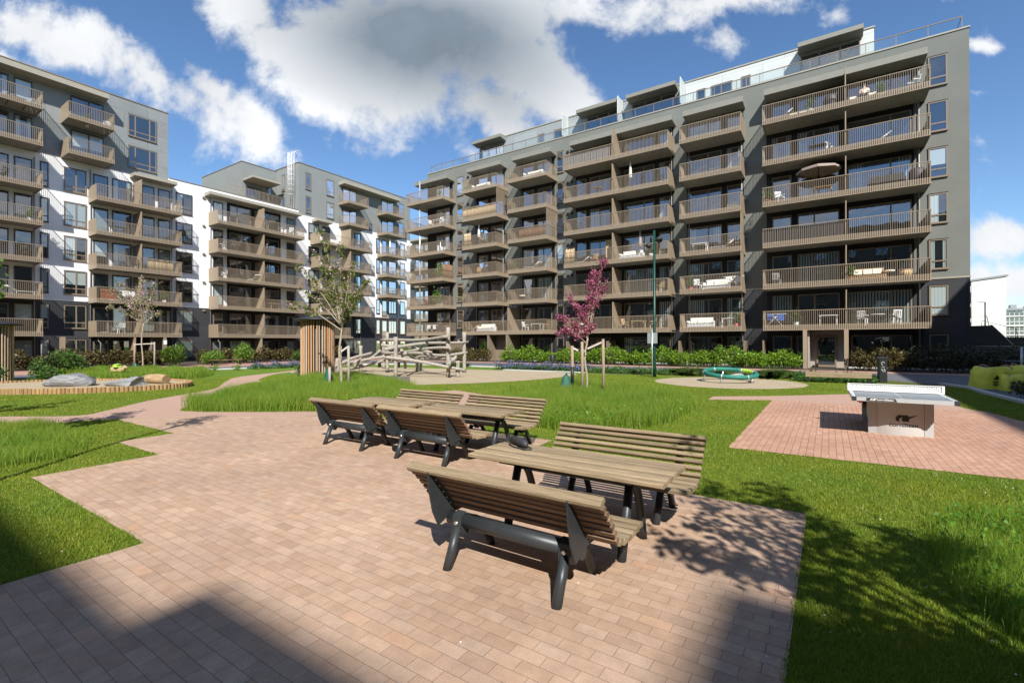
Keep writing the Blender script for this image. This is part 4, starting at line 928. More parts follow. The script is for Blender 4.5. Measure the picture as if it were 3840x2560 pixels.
obj('court_line', MB().box(-.004,.004,-hl+.021,hl-.021,.7525,.7545).box(-hw+.021,-hw+.04,-hl+.021,hl-.021,.7525,.7545).box(hw-.04,hw-.021,-hl+.021,hl-.021,.7525,.7545), M['white'], tt)
# net plate with round holes
nb = MB(); nx, nz = 30, 4; W2, z0, z1 = .805, .765, .925
def plate(y):
    cw = (2*W2-.08)/nx; ch = (z1-z0-.03)/nz; o = 0
    for i in range(nx):
        for j in range(nz):
            cx_ = -W2+.04+(i+.5)*cw; cz_ = z0+.015+(j+.5)*ch
            off = .0
            q = [(cx_+cw*.5*a, y, cz_+ch*.5*b) for a, b in ((1,0),(1,1),(0,1),(-1,1),(-1,0),(-1,-1),(0,-1),(1,-1))]
            h_ = [(cx_+0.0122*math.cos(t), y, cz_+.0078*math.sin(t)) for t in [k*math.pi/4 for k in range(8)]]
            if (i+j) % 2: nb.add(q, [tuple(range(8))]); continue
            nb.add(q+h_, [(k,(k+1)%8,8+(k+1)%8,8+k) for k in range(8)])
    nb.box(-W2,-W2+.04,y-.012,y+.012,z0,z1); nb.box(W2-.04,W2,y-.012,y+.012,z0,z1)
    nb.box(-W2+.04,W2-.04,y-.012,y+.012,z1-.015,z1); nb.box(-W2+.04,W2-.04,y-.012,y+.012,z0,z0+.015)
nx, nz = 44, 7
plate(0.0)
obj('net', nb, M['white'], tt)
for sy in (-1, 1):
    # curved pedestal: panel bulging outward between two upright cheeks
    pb = MB(); n = 10; yb = sy*(hl-.44)
    arc = [(-.36+.72*i/n, yb + sy*(.075*(1-((i/n)*2-1)**2))) for i in range(n+1)]
    poly = [(x, y) for x, y in arc] + [(.36, yb-sy*.28), (-.36, yb-sy*.28)]
    pd = obj('pedestal', pb.prism(poly, .004, .68), M['ped'], tt)
    cm = pm('cheek_grey%d' % sy, (.40,.41,.40), .6, 0, .05, 3)
    for sx in (-1, 1): obj('cheek', MB().prism([(sx*.363, yb+sy*.008), (sx*.50, yb-sy*.01), (sx*.50, yb-sy*.13), (sx*.363, yb-sy*.16)], .0, .684).prism([(sx*.499,yb-sy*.02),(sx*.505,yb-sy*.02),(sx*.505,yb-sy*.3),(sx*.499,yb-sy*.3)], .32, .683), cm, pd)
yb = -(hl-.44)
def on_arc(x): return yb - .075*(1-(x/.36)**2) - .0035
def wrap(me, cx_, cz_):
    for v in me.vertices:
        x, z = v.co.x + cx_, v.co.y + cz_; dep = v.co.z; v.co = (x, on_arc(x) - dep, z)
    return me
pl = text('cornilleau', .090, .0006, 1.25, .002); pl.materials.append(M['ink']); wrap(pl, .045, .185)
front_ped = [o for o in tt.children if o.name.startswith('pedestal')][0]
obj('lettering', pl, None, front_ped)
lg = MB()
def curve_leaf(x, w, lean):
    n = 8; v = []
    for i in range(n+1):
        q = i/n; z = .285 + .125*q
        a = x + lean*(q**1.8)*.15 - .05*math.sin(q*math.pi*.6); b = a + w*(1-.1*q) + .10*q*q
        v += [(a, on_arc(a)-.0006, z), (b, on_arc(b)-.0006, z)]
    lg.add(v, [(2*i,2*i+1,2*i+3,2*i+2) for i in range(n)])
curve_leaf(-.06, .045, .5); curve_leaf(.03, .105, .6)
obj('emblem', lg, M['ink'], front_ped)
bd_ = obj('name_band', MB().add([(-.56,-hl-.0215,.690),(-.09,-hl-.0215,.690),(-.12,-hl-.0215,.752),(-.56,-hl-.0215,.752)], [(0,1,2,3)]), M['plastic_d'], ed)
bl = text('cornilleau', .05, .0004, 1.3, .001); bl.materials.append(M['white']); o = obj('lettering', bl, None, ed); o.location = (-.27,-hl-.0225,.708); o.rotation_euler = (R(90),0,0)
o = obj('emblem', MB().add([(-.51,-hl-.0222,.705),(-.485,-hl-.0222,.705),(-.46,-hl-.0222,.74),(-.48,-hl-.0222,.74)],[(0,1,2,3)]).add([(-.475,-hl-.0222,.705),(-.43,-hl-.0222,.705),(-.40,-hl-.0222,.74),(-.44,-hl-.0222,.74)],[(0,1,2,3)]), M['white'], ed)
obj('bat_holder', MB().prism([(-.70,-hl+.06),(-.60,-hl+.06),(-.60,-hl+.16),(-.70,-hl+.16)], .655, .684).tube([(-.65,-hl+.1,.665),(-.65,-hl+.1,.63)], [.045,.01], 10), M['red'], tt)
# ---------------------------------------------------------------- balance ring
rg = thing('balance_ring', 'low ring wrapped in teal and lime rope on short steel legs in the sand', 'play ring', (-3.80,23.85,0))
RR = 1.10
def rz_(x, y): return .40 + .125*(x*-.5557+y*.8315)/RR
def arc_tube(a0, a1, r=RR, tr=.10, n=34):
    pts = []; rr = []
    for i in range(n+1):
        a = a0+(a1-a0)*i/n; x, y = r*math.cos(a), r*math.sin(a); pts.append((x, y, rz_(x,y))); rr.append(tr*(1+.05*math.sin(i*2.6)))
    return MB().tube(pts, rr, 14)
obj('rope_tyre', arc_tube(R(72), R(388)), M['teal'], rg)
obj('rope_tyre', arc_tube(R(29.5), R(70.5), n=12), M['lime'], rg)
for a in (28.7, 71.3, 140, 205, 262, 318):
    a = R(a); x, y = RR*math.cos(a), RR*math.sin(a); c = Vector((x, y, rz_(x,y))); tdir = Vector((-math.sin(a), math.cos(a), 0))
    obj('clamp', MB().tube([c-tdir*.03, c+tdir*.03], .108, 14), M['steel'], rg)
for a in (34-8+90+72*k for k in range(5)):
    a = R(a); x, y = RR*math.cos(a), RR*math.sin(a); obj('leg', MB().tube([(x,y,0),(x,y,rz_(x,y)-.05)], .04, 10), M['steel'], rg)
# ---------------------------------------------------------------- climbing logs
cl = thing('climbing_frame', 'tangle of silvery debarked logs bolted between upright posts in the play sand', 'climbing frame', (-20.5,20,0))
o_ = WL[cl.name]
P_ = {'a':(-22.99,20.33,2.5),'b':(-19.04,17.41,2.15),'c':(-24.77,19.72,1.67),'d':(-26.4,23.02,1.7),'e':(-16.97,19.22,2.66),'f':(-16.53,19.49,.86),'g':(-18.59,22.54,2.48),'h':(-21.97,21.9,.72),'i':(-22.71,22.98,.86),'j':(-24.06,17.5,.95),'k':(-24.9,17.3,1.0)}
for k, (x,y,h) in P_.items():
    n = 7; pts = [(x-o_.x+rnd.uniform(-.015,.015), y-o_.y+rnd.uniform(-.015,.015), h*i/n) for i in range(n+1)]
    obj('post', MB().tube(pts, [.11+rnd.uniform(-.012,.012) for _ in pts], 10), M['log'], cl)
def at(k, z, off=(0,0)): x,y,h = P_[k]; return Vector((x+off[0], y+off[1], z))
def log(p, q, r0=.095, r1=.08, ext=.35, sag=.06, seed=0):
    rr = random.Random(seed); d = (q-p).normalized(); p = p-d*ext; q = q+d*ext; n = 12; pts = []
    side = d.cross(Vector((0,0,1))).normalized()
    for i in range(n+1):
        t = i/n; pts.append(p.lerp(q,t) + Vector((0,0,1))*sag*math.sin(t*math.pi*2+seed) + side*.05*math.sin(t*5+seed*2) - o_)
    obj('log', MB().tube(pts, [(r0+(r1-r0)*i/n)*(1+rr.uniform(-.05,.05)) for i in range(n+1)], 10), M['log'], cl)
s1 = (.0,-.22)
log(at('a',1.96,s1), at('e',2.12,s1), seed=1); log(at('b',1.60,s1), at('g',1.92,s1), sag=-.07, seed=2, ext=.5)
log(at('a',1.22,s1), at('e',1.55,s1), seed=3); log(at('b',1.20,(-.3,.5)).lerp(at('g',1.2),.12), at('g',1.17,s1), sag=-.09, seed=4, ext=.4)
log(at('b',1.06,s1), at('f',.50,s1), sag=.03, seed=5, ext=.5); log(at('h',.92), at('e',1.0,(0,.2)), seed=6, ext=.2)
log(at('b',.86,(-.8,.6)), at('h',.85), seed=7, ext=.3); log(Vector((-20.9,19.8,.5)), Vector((-20.2,19.0,1.2)), .09,.08, seed=8)
log(at('e',1.02,(.2,.3)), Vector((-16.2,18.4,.72)), seed=9, ext=.15); log(at('a',1.05,(.1,-.2)), at('c',.62,(.1,-.25)), seed=10, ext=.9)
log(at('c',1.12,(.2,.25)), at('j',.62,(0,.2)), .10,.09, seed=11, ext=.6); log(at('a',.72,(-.1,.25)), at('c',.38,(-.1,.2)), .09,.08, seed=12, ext=1.0)
log(at('c',.45,(.1,-.2)), Vector((-23.6,19.9,1.15)), .09,.08, seed=13, ext=.4); log(at('d',1.1), at('i',.75), seed=14, ext=.3); log(at('i',.7), at('b',1.25,(.3,.4)), seed=15, ext=.2); log(at('c',.75,(-.2,0)), at('k',.45), .1,.09, seed=16, ext=.5)
log(Vector((-21.6,18.9,1.75)), Vector((-19.7,20.6,1.35)), .09,.08, seed=17, ext=.2)
te = thing('timber_edge', 'dark squared timbers edging the play sand by the hut', 'edging', (-18.2,15.3,0))
for a, b in (((-2.1,.55),(-.2,.02)),((-.15,0),(2.0,-.5))): obj('beam', MB().bar((*a,.16),(*b,.16),.3,.32,ch=.02), M['timber'], te)
obj('beam', MB().bar((2.0,-.5,.16),(2.2,.1,.16),.3,.31,ch=.02), M['timber'], te)
# ---------------------------------------------------------------- slatted huts
def hut(loc, label, h=2.96, r=.76, rr=1.08, wmat='larch'):
    t = thing('slatted_hut', label, 'hut', loc, 0, 'round slatted huts in the courtyard')
    n = 38
    for i in range(n):
        a = 2*math.pi*(i+rnd.uniform(-.12,.12))/n; c = Vector((math.cos(a), math.sin(a), 0)); tn = Vector((-c.y, c.x, 0)); w = rnd.choice((.045,.05,.075))
        b = MB(); b.bar(c*(r+rnd.uniform(-.012,.012)), c*r + Vector((0,0,h)), w, .045, up=c, ch=.004)
        obj('slat', b, M['larch'] if rnd.random() < .62 else M['larch_old'], t)
    obj('ring_beam', MB().tube([((r-.06)*math.cos(q),(r-.06)*math.sin(q),h-.12) for q in np.linspace(0,2*math.pi,28)], .04, 6).tube([((r-.06)*math.cos(q),(r-.06)*math.sin(q),.25) for q in np.linspace(0,2*math.pi,28)], .04, 6), M['timber'], t)
    obj('roof', MB().lathe([(.0,h-.02),(rr-.02,h-.03),(rr,h),(rr,h+.045),(rr*.55,h+.15),(.12,h+.235),(0,h+.24)], n=40), M['black_roof'], t)
    obj('core', MB().lathe([(r-.16,.02),(r-.16,h-.1)], n=24), M['timber'], t)
    return t
hut((-20.82,14.02,0), 'round larch slat hut with a black cap roof beside the young tree')
hut((-33.9,5.08,0), 'round slat hut half out of the picture at the left edge behind shrubs', 2.78)
# ---------------------------------------------------------------- sandpit on the left
sb = thing('sandpit_palisade', 'oval palisade of upright round posts holding the raised sandpit', 'palisade', (SBC.x, SBC.y, 0))
pb = MB(); q_ = np.linspace(0, 2*math.pi, 4001); ex, ey = SBA*np.cos(q_), SBB*np.sin(q_); sl_ = np.concatenate([[0], np.cumsum(np.hypot(np.diff(ex), np.diff(ey)))]); n = int(sl_[-1]/.134)
for i in range(n):
    t_ = np.interp(sl_[-1]*i/n, sl_, q_); p = SBE2*(SBA*math.cos(t_)) + SBE1*(SBB*math.sin(t_)); h = .215+rnd.uniform(-.012,.012); rr = .068+rnd.uniform(-.005,.005)
    pb.lathe([(rr,0),(rr,h-.01),(rr-.012,h),(0,h)], (p.x,p.y,0), 9, smooth=False)
obj('posts', pb, M['palis'], sb); tag(bpy.data.objects['posts'], kind='stuff')
def rock(name, label, loc, sx, sy, sz, rz, mat, seed, cat='driftwood', prof=None):
    rs = np.random.RandomState(seed); n, m = 22, 12; v = []
    for i in range(n+1):
        u = i/n; env = prof(u) if prof else math.sin(math.pi*min(1,max(0,u)))**.5
        for j in range(m):
            a = 2*math.pi*j/m
            k = 1 + .22*math.sin(3*a+5*u+seed) + .12*math.sin(7*a-9*u+seed*2) + rs.uniform(-.07,.07)
            v.append(((u-.5)*sx, math.cos(a)*sy*.5*env*k, max(-.05, math.sin(a)*sz*env*k*.8 + sz*.25)))
    f = [(i*m+j, i*m+(j+1)%m, (i+1)*m+(j+1)%m, (i+1)*m+j) for i in range(n) for j in range(m)] + [tuple(range(m)), tuple(n*m+j for j in reversed(range(m)))]
    o = obj(name, MB().add(v, f, 0, True), mat, None, loc, rz); return tag(o, label, cat)
rock('driftwood', 'long pale grey driftwood slab tapering to the left in the sandpit', (-25.8,6.0,.13), 2.15, 1.1, .44, R(30), M['rock'], 3, prof=lambda u: .10+.98*math.sin(math.pi*u**1.25)**.7)
rock('driftwood', 'shorter grey driftwood block with a dark broken end in the sandpit', (-23.7,7.2,.13), 1.35, .85, .33, R(28), M['rock'], 5, prof=lambda u: .42+.55*u)
lgw = thing('tree_log', 'thick barkless yellow-brown log lying in the sandpit', 'log', (-24.0,8.4,.13), R(16))
obj('trunk', MB().tube([(-.75,0,.16),(-.4,.03,.19),(.1,0,.20),(.45,-.02,.19),(.62,0,.18)], [.15,.20,.215,.205,.20], 14), M['logw'], lgw)
sr = thing('spring_rider', 'small green and wooden spring rider behind the sandpit', 'spring rider', (-31.6,9.35,0), R(20))
obj('spring', MB().tube([(.1*math.cos(q),.1*math.sin(q),q*.0135) for q in np.linspace(0,8*math.pi,60)], .018, 6), M['dark_metal'], sr)
obj('seat', MB().bar((-.38,0,.46),(.34,0,.46),.2,.24,ch=.03).bar((.34,0,.46),(.5,0,.62),.14,.2,ch=.03), M['wood_c'], sr)
obj('shell', MB().lathe([(.22,.0),(.24,.06),(.17,.16),(0,.2)], (0,0,.58), 12), M['lime'], sr); obj('handle', MB().tube([(.2,-.24,.72),(.2,.24,.72)], .02, 8), M['dark_metal'], sr)
# ---------------------------------------------------------------- lamp, sign, bollard, timber seat
lp = thing('street_lamp', 'slim dark green lamp post with two floodlights at the edge of the lawn', 'lamp post', (-7.6,24.85,0))
obj('pole', MB().tube([(0,0,0),(0,0,1.1),(0,0,7.7)], [.085,.07,.058], 12), M['green_post'], lp)
obj('door', MB().box(-.03,.03,-.088,-.074,.45,.8), M['green_post'], lp)
for a, z, s_ in ((35, 7.25, 1), (200, 6.95, -1)):
    hx, hy = math.cos(R(a))*.24, math.sin(R(a))*.24
    fl_ = obj('floodlight', MB().tube([(hx*1.0-.05*s_,hy,z+.1),(hx*1.1,hy,z),(hx*1.35,hy-.05,z-.1)], [.09,.15,.16], 12), M['plastic_d'], lp)
    obj('bracket', MB().tube([(0,0,z),(hx,hy,z)], .03, 8), M['dark_metal'], fl_)
sg = thing('sign_post', 'square white sign seen from behind on a thin grey pole by the lamp post', 'sign', (-7.66,24.62,0))
obj('pole', MB().tube([(0,0,0),(0,0,2.5)], .03, 8), M['steel'], sg)
obj('plate', MB().bar((-.26,.05,2.05),(.26,.05,2.05),.02,.56,ch=.004), M['steel'], sg)
bo = thing('bollard', 'black square bollard with small pale stickers in front of the asphalt', 'bollard', (1.98,26.7,0), R(8))
obj('body', MB().bar((0,0,0),(0,0,1.05),.31,.30,up=(0,1,0),ch=.03), M['dark_metal'], bo); obj('cap', MB().prism([(-.2,-.17),(.2,-.17),(.2,.17),(-.2,.17)], 1.07, 1.17).prism([(-.14,-.11),(.14,-.11),(.14,.11),(-.14,.11)], 1.049, 1.071), M['black_roof'], bo)
obj('sticker', MB().tube([(.06*math.cos(q),-.156,.86+.07*math.sin(q)) for q in np.linspace(.4,4.6,12)], .014, 5).tube([(-.06,-.156,.62),(.0,-.156,.50),(.07,-.156,.52),(.05,-.156,.63),(-.02,-.156,.57)], .015, 5).box(-.05,.06,-.158,-.151,.70,.72), M['concrete_l'], bo)
lb = thing('timber_bench', 'long squared pale timber seat on dark posts in front of the shrubs', 'bench', (.32,25.4,0), R(1.5))
obj('beam', MB().bar((-1.2,0,.36),(1.2,0,.36),.30,.22,ch=.012), pm('pale_beam', (.27,.205,.125), .8, 0, .28, 4, .3, 20, stretch=(1.2,9,9)), lb)
for x in (-1.1, 1.12): obj('leg', MB().box(x-.05,x+.05,-.1,.1,0,.252), M['dark_metal'], lb)
def seat_small(loc, label, ln, rz):
    t = thing('plank_bench', label, 'bench', loc, rz)
    b = MB()
    for j in range(3): b.bar((-ln/2,-.14+j*.14,.44),(ln/2,-.14+j*.14,.44),.12,.05,ch=.006)
    obj('plank', b, M['slat_back'], t)
    for x in (-ln/2+.15, ln/2-.15): obj('leg', MB().box(x-.04,x+.04,-.16,.16,0,.414), M['dark_metal'], t)
seat_small((-27.3,24.3,0), 'low brown plank seat behind the climbing logs', 1.9, R(18)); seat_small((-42.6,20.0,0), 'dark plank seat between bushes before the white block', 2.4, R(78))
lf = thing('litter_bin', 'small dark litter bin among the blue flowers by the hedge', 'bin', (-17.6,31.9,0)); obj('body', MB().lathe([(.17,.25),(.2,.85),(.16,.9),(0,.9)], n=12), M['dark_metal'], lf); obj('post', MB().tube([(0,0,0),(0,0,.26)], .04, 8), M['dark_metal'], lf)
# ---------------------------------------------------------------- yellow rubble bags
def bag(loc, rz, s, label, mark):
    t = thing('rubble_bag', label, 'bag', loc, rz, 'yellow rubble bags')
    rs = np.random.RandomState(int(s*100)); n, m = 28, 14; v = []
    for i in range(m+1):
        q = i/m; zz = .86*(1-(1-q)**1.6) if q < .86 else .86*(1-(.14)**1.6) - (q-.86)*1.3
        for j in range(n):
            a = 2*math.pi*j/n; sq = 1/max(abs(math.cos(a)), abs(math.sin(a)))**.72
            prof = .60*(1-.10*q-.45*max(0,q-.55)**1.3*2) if q < .86 else .60*(.52)*(1-(q-.86)/.14*.95)
            k = 1 + .05*math.sin(5*a+6*q+s*9) + .045*math.sin(9*a-4*q+s*5) + rs.uniform(-.025,.025)
            v.append((math.cos(a)*sq*prof*k, math.sin(a)*sq*prof*k*.9, zz + .05*math.sin(3*a+s*7)*q + rs.uniform(-.012,.012)))
    o = obj('sack', MB().add(v, [(i*n+j, i*n+(j+1)%n, (i+1)*n+(j+1)%n, (i+1)*n+j) for i in range(m) for j in range(n)], 0, True), M['yellow'], t)
    o.scale = (s,s,s)
    for x in (-.35,.35): 
        h = obj('handle', MB().tube([(x,-.42,.62),(x+.03,-.34,.83),(x-.02,-.1,.93),(x+.02,.2,.86)], .022, 5), M['bagflap'], t); h.scale = (s,s,s)
    tx = text(mark, .30, .002, 1.0, .006); tx.materials.append(M['ink']); o = obj('print', tx, None, t); o.location = (.05*s,-.655*s,.33*s); o.rotation_euler = (R(80),0,0); o.scale = (s,s,s)
    b = MB()
    for k_ in range(3): b.box(-.40,-.12,-.606-.004*k_,-.60-.004*k_,.28-.06*k_,.32-.06*k_)
    b.add([(-.40,-.60,.38),(-.14,-.60,.38),(-.25,-.575,.56)],[(0,1,2)]); o = obj('print', b, M['ink'], t); o.scale = (s,s,s); o.location = (0,-.04,0)
bag((5.32,25.75,0), R(20), 1.0, 'yellow rubble bag with black print, leftmost of the pile', 'iS'); bag((6.35,26.1,0), R(-35), 1.05, 'yellow rubble bag slumped against the first at the right edge', 'BA'); bag((5.75,24.95,0), R(5), .72, 'smaller crumpled yellow bag in front of the other two', 'TE')
# ---------------------------------------------------------------- dark walls and fences at the far right
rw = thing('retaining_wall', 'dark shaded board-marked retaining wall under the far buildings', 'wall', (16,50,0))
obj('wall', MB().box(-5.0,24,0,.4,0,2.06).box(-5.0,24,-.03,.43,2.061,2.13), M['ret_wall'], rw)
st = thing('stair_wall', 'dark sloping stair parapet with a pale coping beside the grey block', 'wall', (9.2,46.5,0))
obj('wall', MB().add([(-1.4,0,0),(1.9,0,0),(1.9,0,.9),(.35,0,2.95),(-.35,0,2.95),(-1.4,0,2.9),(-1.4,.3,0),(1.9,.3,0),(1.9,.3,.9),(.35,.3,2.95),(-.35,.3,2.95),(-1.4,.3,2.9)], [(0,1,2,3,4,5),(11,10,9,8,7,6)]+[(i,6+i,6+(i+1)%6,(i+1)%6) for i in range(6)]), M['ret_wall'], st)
obj('coping', MB().bar((.35,.15,2.985),(1.95,.15,.885),.36,.05), M['concrete_l'], st)
wf = thing('slat_fence', 'low dark slatted fence at the foot of the stair wall', 'fence', (9.3,43.6,0))
b = MB()
for i in range(9): b.box(-1.3,1.9,0,.03,.12+i*.15,.22+i*.15)
obj('slat_panel', b, M['timber'], wf); obj('rail', MB().tube([(-1.3,0,1.5),(1.3,0,1.5)], .025, 6), M['concrete_l'], wf)
for x in (-1.25,.3,1.85): obj('post', MB().box(x-.04,x+.04,.031,.1,0,1.5), M['dark_metal'], wf)
mf = thing('mesh_fence', 'thin wire construction fence leaning along the top of the dark wall', 'fence', (11.5,54,2.0))
b = MB()
for i in range(26): b.tube([(-1.0+i*.075,0,0),(-1.0+i*.075+.0,0,1.45-.028*i)], .004, 4)
for i in range(8): b.tube([(-1.0,0,.15+i*.17),(.95,0,.1+i*.09)], .004, 4)
obj('wire_panel', b, M['mesh_fence'], mf); obj('frame', MB().tube([(-1.05,0,0),(-1.0,0,1.55),(.95,0,.85),(.95,0,0)], .028, 6).tube([(-.7,0,1.9),(-.35,0,.0)], .028, 6).tube([(1.0,0,.85),(1.1,0,0)], .028, 6).tube([(-3.0,.2,1.85),(-.7,0,1.9)], .016, 6), M['dark_metal'], mf)
fl2 = thing('street_lamp', 'thin distant street lamp with a flat arm in front of the white gable', 'lamp post', (11.9,60,2.0)); obj('pole', MB().tube([(0,0,0),(0,0,3.4)], .055, 8), M['dark_metal'], fl2); obj('arm', MB().bar((0,0,3.4),(-.5,0,3.42),.12,.06), M['dark_metal'], fl2)
bt = thing('work_table', 'pale blue shaded tabletop standing behind the yellow bags', 'table', (8.95,37.3,0)); obj('tabletop', MB().bar((-.85,0,.74),(1.6,0,.74),.8,.05,ch=.006), pm('pale_blue_board', (.30,.40,.55), .5, 0, .06, 4), bt)
for x in (-.7,1.45): obj('leg', MB().box(x-.03,x+.03,-.3,.3,0,.712), M['dark_metal'], bt)
gp = thing('steel_post', 'plain grey steel post behind the yellow bags', 'post', (8.2,34.6,0)); obj('pole', MB().tube([(0,0,0),(0,0,1.55)], .05, 10), M['steel'], gp)
# ---------------------------------------------------------------- foliage helpers
def unit(n, up=0.0, rs=RN):
    v = rs.normal(size=(n,3)); v[:,2] += up; return v/np.linalg.norm(v, axis=1)[:,None]
def leaf_quads(P, size, asp=.55, up=.3, rs=RN, droop=0.0):
    n = len(P); d = unit(n, -droop, rs); nn = unit(n, up*3, rs); s = np.cross(d, nn); s /= np.linalg.norm(s, axis=1)[:,None]+1e-9
    l = (size*rs.uniform(.65,1.3,n))[:,None]; w = l*asp
    return np.stack([P, P+d*l*.45+s*w*.5, P+d*l, P+d*l*.45-s*w*.5], 1)
def leafobj(name, P, size, mat, parent=None, loc=(0,0,0), asp=.55, up=.3, droop=0.0):
    q = leaf_quads(np.asarray(P, float), size, asp, up, droop=droop)
    return obj(name, np_mesh(name, q, 4, mat), None, parent, loc)
VR = Vector((.8315,.5557,0)); VF = Vector((-.5557,.8315,0))
def tree(loc, label, fork, tr, limbs, leaf, nleaf, lsize, blossom=None, nb=0, bsize=.05, bark='bark', name='tree', twig=.55, group=None, spread=.10, tw_n=9, leader=True):
    """limbs: (sideways, depth, height) tips seen from the photo's side"""
    t = thing(name, label, 'tree', loc, 0, group); rs = np.random.RandomState(int(abs(loc[0]*91+loc[1]*37)) % 9999)
    tb = MB(); n = 8
    tpts = [Vector((.012*math.sin(i*.9+rs.uniform(0,.4))*min(i,4), .012*math.cos(i*.7)*min(i,4), fork*i/n)) for i in range(n+1)]
    tb.tube(tpts, [tr*(1.25 if i == 0 else 1)*(1-.3*i/n) for i in range(n+1)], 10)
    obj('trunk', tb, M[bark], t)
    top = tpts[-1]; pts = []; bb = MB()
    for li, (sx, sy, z) in enumerate(limbs):
        e = VR*sx + VF*sy + Vector((0,0,z)); st = top + Vector((0,0,rs.uniform(-.35,.1) if z < fork+1.2 else 0)); k = 7; P = []
        for i in range(k+1):
            q = i/k; p = st.lerp(e, q) + Vector((0,0,.16*math.sin(q*math.pi)*(e-st).length*.5)) + Vector(rs.normal(size=3))*.03*q; P.append(p)
        r0 = tr*.5*(1-.05*li % .3); bb.tube(P, [max(.006, r0*(1-.85*i/k)) for i in range(k+1)], 6)
        for j in range(tw_n):
            q = .28+.72*(j+rs.uniform(0,.8))/tw_n; q = min(q, 1.0); i = min(int(q*k), k-1); b0 = P[i].lerp(P[i+1], q*k-i)
            dr = Vector(rs.normal(size=3)); dr.z = abs(dr.z)*.5+.1; dr = (dr.normalized()*.8 + (e-st).normalized()*.5).normalized(); ln = twig*rs.uniform(.45,1.1)*(1.1-.5*q)
            b1 = b0 + dr*ln; bb.tube([b0, b0.lerp(b1,.5)+Vector((0,0,.03)), b1], [.007,.005,.003], 4)
            for _ in range(6): pts.append(b0.lerp(b1, rs.uniform(.25,1.05)))
        for _ in range(4): pts.append(P[-1])
    obj('branches', bb, M[bark], t)
    A = np.array([tuple(p) for p in pts]); idx = rs.randint(0, len(A), nleaf)
    obj('crown', np_mesh('crown', leaf_quads(A[idx]+rs.normal(size=(nleaf,3))*spread, lsize, .52, .25, rs, .5), 4, leaf), None, t)
    if blossom:
        cl_ = A[rs.choice(len(A), max(3, len(A)//3))]; idx = rs.randint(0, len(cl_), nb)
        obj('blossom', np_mesh('blossom', leaf_quads(cl_[idx]+rs.normal(size=(nb,3))*spread*.8, bsize, .9, .3, rs), 4, blossom), None, t)
    return t
tree((-16.15,11.9,0), 'young cherry with bronze-green leaves rising in front of the hut, staked in tall grass', 2.46, .055,
     [(-2.1,.2,3.3),(-1.8,.4,4.0),(-1.65,-.2,4.9),(-1.05,.3,5.4),(-.65,-.3,6.15),(-.13,.2,5.65),(-.45,.0,4.8),(.5,-.2,4.85),(.92,.3,4.35),(.83,-.4,3.7),(.45,.6,3.9),(.3,-.6,3.45),(-.8,.5,3.9)], M['tree_leaf'], 1900, .135, M['blossom'], 520, .075, twig=.42, spread=.07)
tree((-40.57,13.41,0), 'slender young cherry with sparse blossom before the white block at left', 3.3, .05,
     [(-2.65,.2,4.45),(-2.1,-.3,5.6),(-1.6,.3,4.9),(-1.7,.0,6.15),(-.6,.2,6.0),(.1,-.2,6.5),(.8,.2,6.1),(.95,-.3,5.0),(.9,.3,4.0),(.2,.4,4.6),(-.5,-.4,4.3)], M['tree_leaf'], 1100, .14, M['blossom'], 900, .085)
tree((-6.99,15.11,0), 'crab apple in deep pink blossom standing between three stakes', 2.05, .042,
     [(-.95,.0,2.75),(-1.0,.1,2.15),(-.75,-.1,2.3),(-.35,.1,2.35),(.15,-.1,2.4),(-.55,.1,3.4),(-.3,.0,3.0),(.15,.1,3.3),(.1,-.1,3.9),(.45,.0,4.2),(.72,.1,4.0),(.6,-.1,4.65),(.3,.1,4.4)], M['crab_leaf'], 520, .075, M['crab'], 4300, .058, 'bark', 'crab_apple_tree', .26, None, .075, 9)
tree((2.7,1.75,0), 'leafy tree behind the photographer, casting its shade on the lawn at right', 2.2, .08,
     [(-1.2,.2,3.6),(-1.1,-.6,4.4),(-.6,.8,4.9),(0,0,5.4),(.7,.5,4.9),(1.1,-.3,4.2),(.9,.7,3.4),(-.2,-1.0,3.6),(.4,1.1,3.9),(-.8,1.0,3.5)], M['ash_leaf'], 2600, .13, twig=.6)
tree((-12.15,1.30,0), 'bright green young tree whose leaves poke in at the left edge', 2.3, .05,
     [(-.9,.2,3.2),(-.6,-.5,3.8),(-.2,.5,4.2),(.2,.2,3.7),(.25,-.2,3.0),(.2,.5,2.9),(-.3,0,4.4),(-.3,.9,3.3)], M['ash_leaf'], 1100, .12, twig=.4)
tree((-8.75,.80,0), 'thin sapling just outside the picture, its stem shadow crossing the lawn', 4.6, .05,
     [(-.3,.1,5.3),(.2,.2,5.6),(.3,-.2,5.2),(0,0,5.9)], M['ash_leaf'], 260, .14, twig=.4, tw_n=4)
tree((-16.8,.55,0), 'young tree outside the picture at left, shading the lawn before the sandpit', 2.4, .05,
     [(-.7,.2,3.6),(.5,-.5,3.8),(.3,.5,4.4),(.75,.2,3.4),(-.2,-.6,3.2)], M['ash_leaf'], 900, .13, twig=.5)
